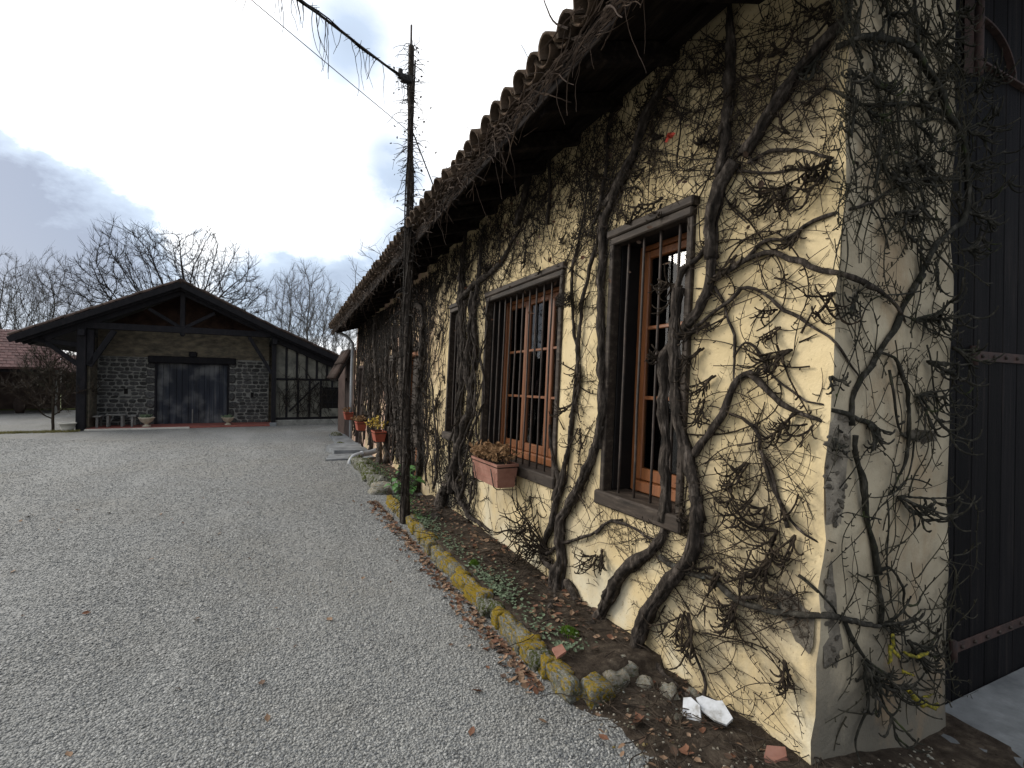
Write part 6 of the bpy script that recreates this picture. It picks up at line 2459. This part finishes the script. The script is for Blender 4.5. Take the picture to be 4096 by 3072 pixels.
# bare bush by the left barn post
bg, sm = make_tree(51, 2.6, 1.25, 1.15, 1.45, .2, 700, 'oval', .10, .0055, .24, 3)
put_tree('bare_bush', [('stems', bg.mesh('stems', TWIG, True)), ('crown', sm.mesh('crown', TWIG))], tuple(Bp(-.75, .35, -.05)), 0, (1.0, 1.0), None, 'bare brown bush left of the barn post')
x, y = px_to(215, 21)
put_tree('bare_bush', [('stems', bg.mesh('stems', TWIG_MOSS, True)), ('crown', sm.mesh('crown', TWIG_MOSS))], (x, y, -.05), 2.0, (1.05, 1.5), None, 'taller olive brown bush before the red roofed shed')
# distant wood closing the view
b = MB()
wg = np.random.default_rng(8)
for k in range(2600):
    az = wg.uniform(-1.35, .35)
    d = wg.uniform(58, 85)
    cx, cy = d * math.sin(az), d * math.cos(az)
    h = (2.4 + 3.2 * abs(mnoise.noise((az * 4, 2, 1)))) * wg.uniform(.6, 1.15)
    P = [np.array([cx, cy, -.2])]
    for j in range(4):
        P.append(P[-1] + np.array([wg.normal(0, .25), wg.normal(0, .25), h / 4]))
    b.tube(np.array(P), [.07, .05, .035, .02, .008], 3, cap=False)
    for j in range(5):
        q = P[wg.integers(1, 5)]
        dd = np.array([wg.normal(0, 1), wg.normal(0, 1), wg.uniform(.3, 1.4)])
        b.tube(np.array([q, q + dd * .5, q + dd * 1.0 + np.array([0, 0, .3])]), [.02, .014, .006], 3, cap=False)
o = b.build('distant_wood', TREE_BARK_HAZE)
o['kind'] = 'stuff'
tag(o, 'far bare wood closing the view behind barn and shed', 'wood')
# rough grass behind the buildings
b = MB()
b.prism([(-70, 31.5, .02), (70, 31.5, .02), (70, 120, .02), (-70, 120, .02)], (0, 0, .02))
b.build('meadow', pmat('rough_grass', [(.3, (.06, .075, .025)), (.7, (.13, .14, .055))], 2, .95, .5, 20, .05), None, False, kind='structure')

# ------------------------------------------------------------------ sheds at the left
sh_o = Vector((-9.9, 28.4, 0))
sh_a = math.radians(17)
SU = Vector((math.cos(sh_a), math.sin(sh_a), 0))
SV = Vector((-math.sin(sh_a), math.cos(sh_a), 0))


def Sp(u, v, z):
    return sh_o + SU * u + SV * v + UZ * z


shed = thing('open_shed', tuple(sh_o), 'open dark shed with sagging red tiled roof at the left edge', 'shed')
b = MB()
b.prism([Sp(-9, -.5, 1.92), Sp(1.6, -.5, 1.92), Sp(1.6, 4.0, 3.72), Sp(-9, 4.0, 3.72)], (0, 0, .07))
sr = b.build('roof', TILE_RED, shed)
FT = MB().box(0, .40, -.11, .11, 0, .03, .006).mesh('roof_tile', TILE_RED)
ra = math.atan2(1.8, 4.5)
for r in range(14):
    for c in range(13):
        v = -.52 + r * .33
        u = -1.25 + c * .232 + (.11 if r % 2 else 0)
        if u > 1.55:
            continue
        o = place('roof_tile', FT, Sp(u, v, 1.985 + (v + .5) * .4), (1, 1, 1), (0, 0, 0), sr)
        o.rotation_euler = (Matrix.Rotation(sh_a + math.pi / 2, 4, 'Z') @ Matrix.Rotation(-ra + .05 + rnd.uniform(-.03, .03), 4, 'Y')).to_euler()
for u in (-6, -3.6, -1.4, 1.45):
    b = MB()
    b.obox(Sp(u, -.1, .95), SU * .07, SV * .07, UZ * .97, .01)
    b.build('post', BARN_WOOD if u < 1 else BENCH_WOOD, shed)
b = MB()
b.obox(Sp(-3.7, 4.2, 1.8), SU * 5.3, SV * .1, UZ * 1.85)
b.obox(Sp(-9, 2.0, 1.2), SU * .1, SV * 2.1, UZ * 1.2)
b.obox(Sp(1.55, 2.2, 1.1), SU * .06, SV * 2.0, UZ * 1.1)
b.build('rear_wall', SHED_DARK, shed)
b = MB()
b.obox(Sp(-3.7, -.1, 1.86), SU * 5.25, SV * .06, UZ * .07, .01)
b.build('front_beam', BARN_WOOD, shed)
for (u, v, s, lb, nm, ct) in ((-.62, .3, 1.0, 'pale round stone jar standing inside the open shed at far left', 'stone_jar', 'jar'), (.30, .9, .8, 'dark barrel deeper inside the open shed', 'barrel', 'barrel')):
    b = MB()
    lathe(b, Sp(u, v, 0), [(.16 * s, 0), (.25 * s, .25 * s), (.28 * s, .5 * s), (.22 * s, .75 * s), (.13 * s, .85 * s), (.15 * s, .92 * s), (.10 * s, .92 * s), (.02, .9 * s)])
    tag(b.build(nm, PALE_STONE if s == 1 else SHED_DARK, None, True), lb, ct)
s2 = thing('rear_shed', tuple(Sp(2.2, 3, 0)), 'farther brown shed with orange tiled roof between left shed and barn', 'shed')
b = MB()
b.obox(Sp(5.0, 4.2, .9), SU * 3.3, SV * .1, UZ * .95)
b.build('wall', SHED_DARK, s2)
b = MB()
b.prism([Sp(1.7, 3.7, 1.80), Sp(8.4, 3.7, 1.80), Sp(8.4, 7, 2.75), Sp(1.7, 7, 2.75)], (0, 0, .08))
b.build('roof', TILE_RED, s2)
# tuft of yellowish grass at the barn corner
b = MB()
gg = random.Random(3)
for k in range(1500):
    u, v = gg.uniform(-2.2, .0), gg.gauss(-.30, .12)
    p = Bp(u, v, 0)
    h = gg.uniform(.02, .07)
    P = [tuple(p), tuple(p + Vector((gg.uniform(-.02, .02), gg.uniform(-.02, .02), h * .6))), tuple(p + Vector((gg.uniform(-.04, .04), gg.uniform(-.04, .04), h)))]
    b.tube(P, [.006, .004, .001], 3, cap=False)
o = b.build('grass_strip', pmat('yellow_grass', [(.3, (.10, .10, .03)), (.7, (.22, .19, .07))], 3, .9, 0))
o['kind'] = 'stuff'
tag(o, 'strip of yellowish grass in front of the left barn post', 'grass')
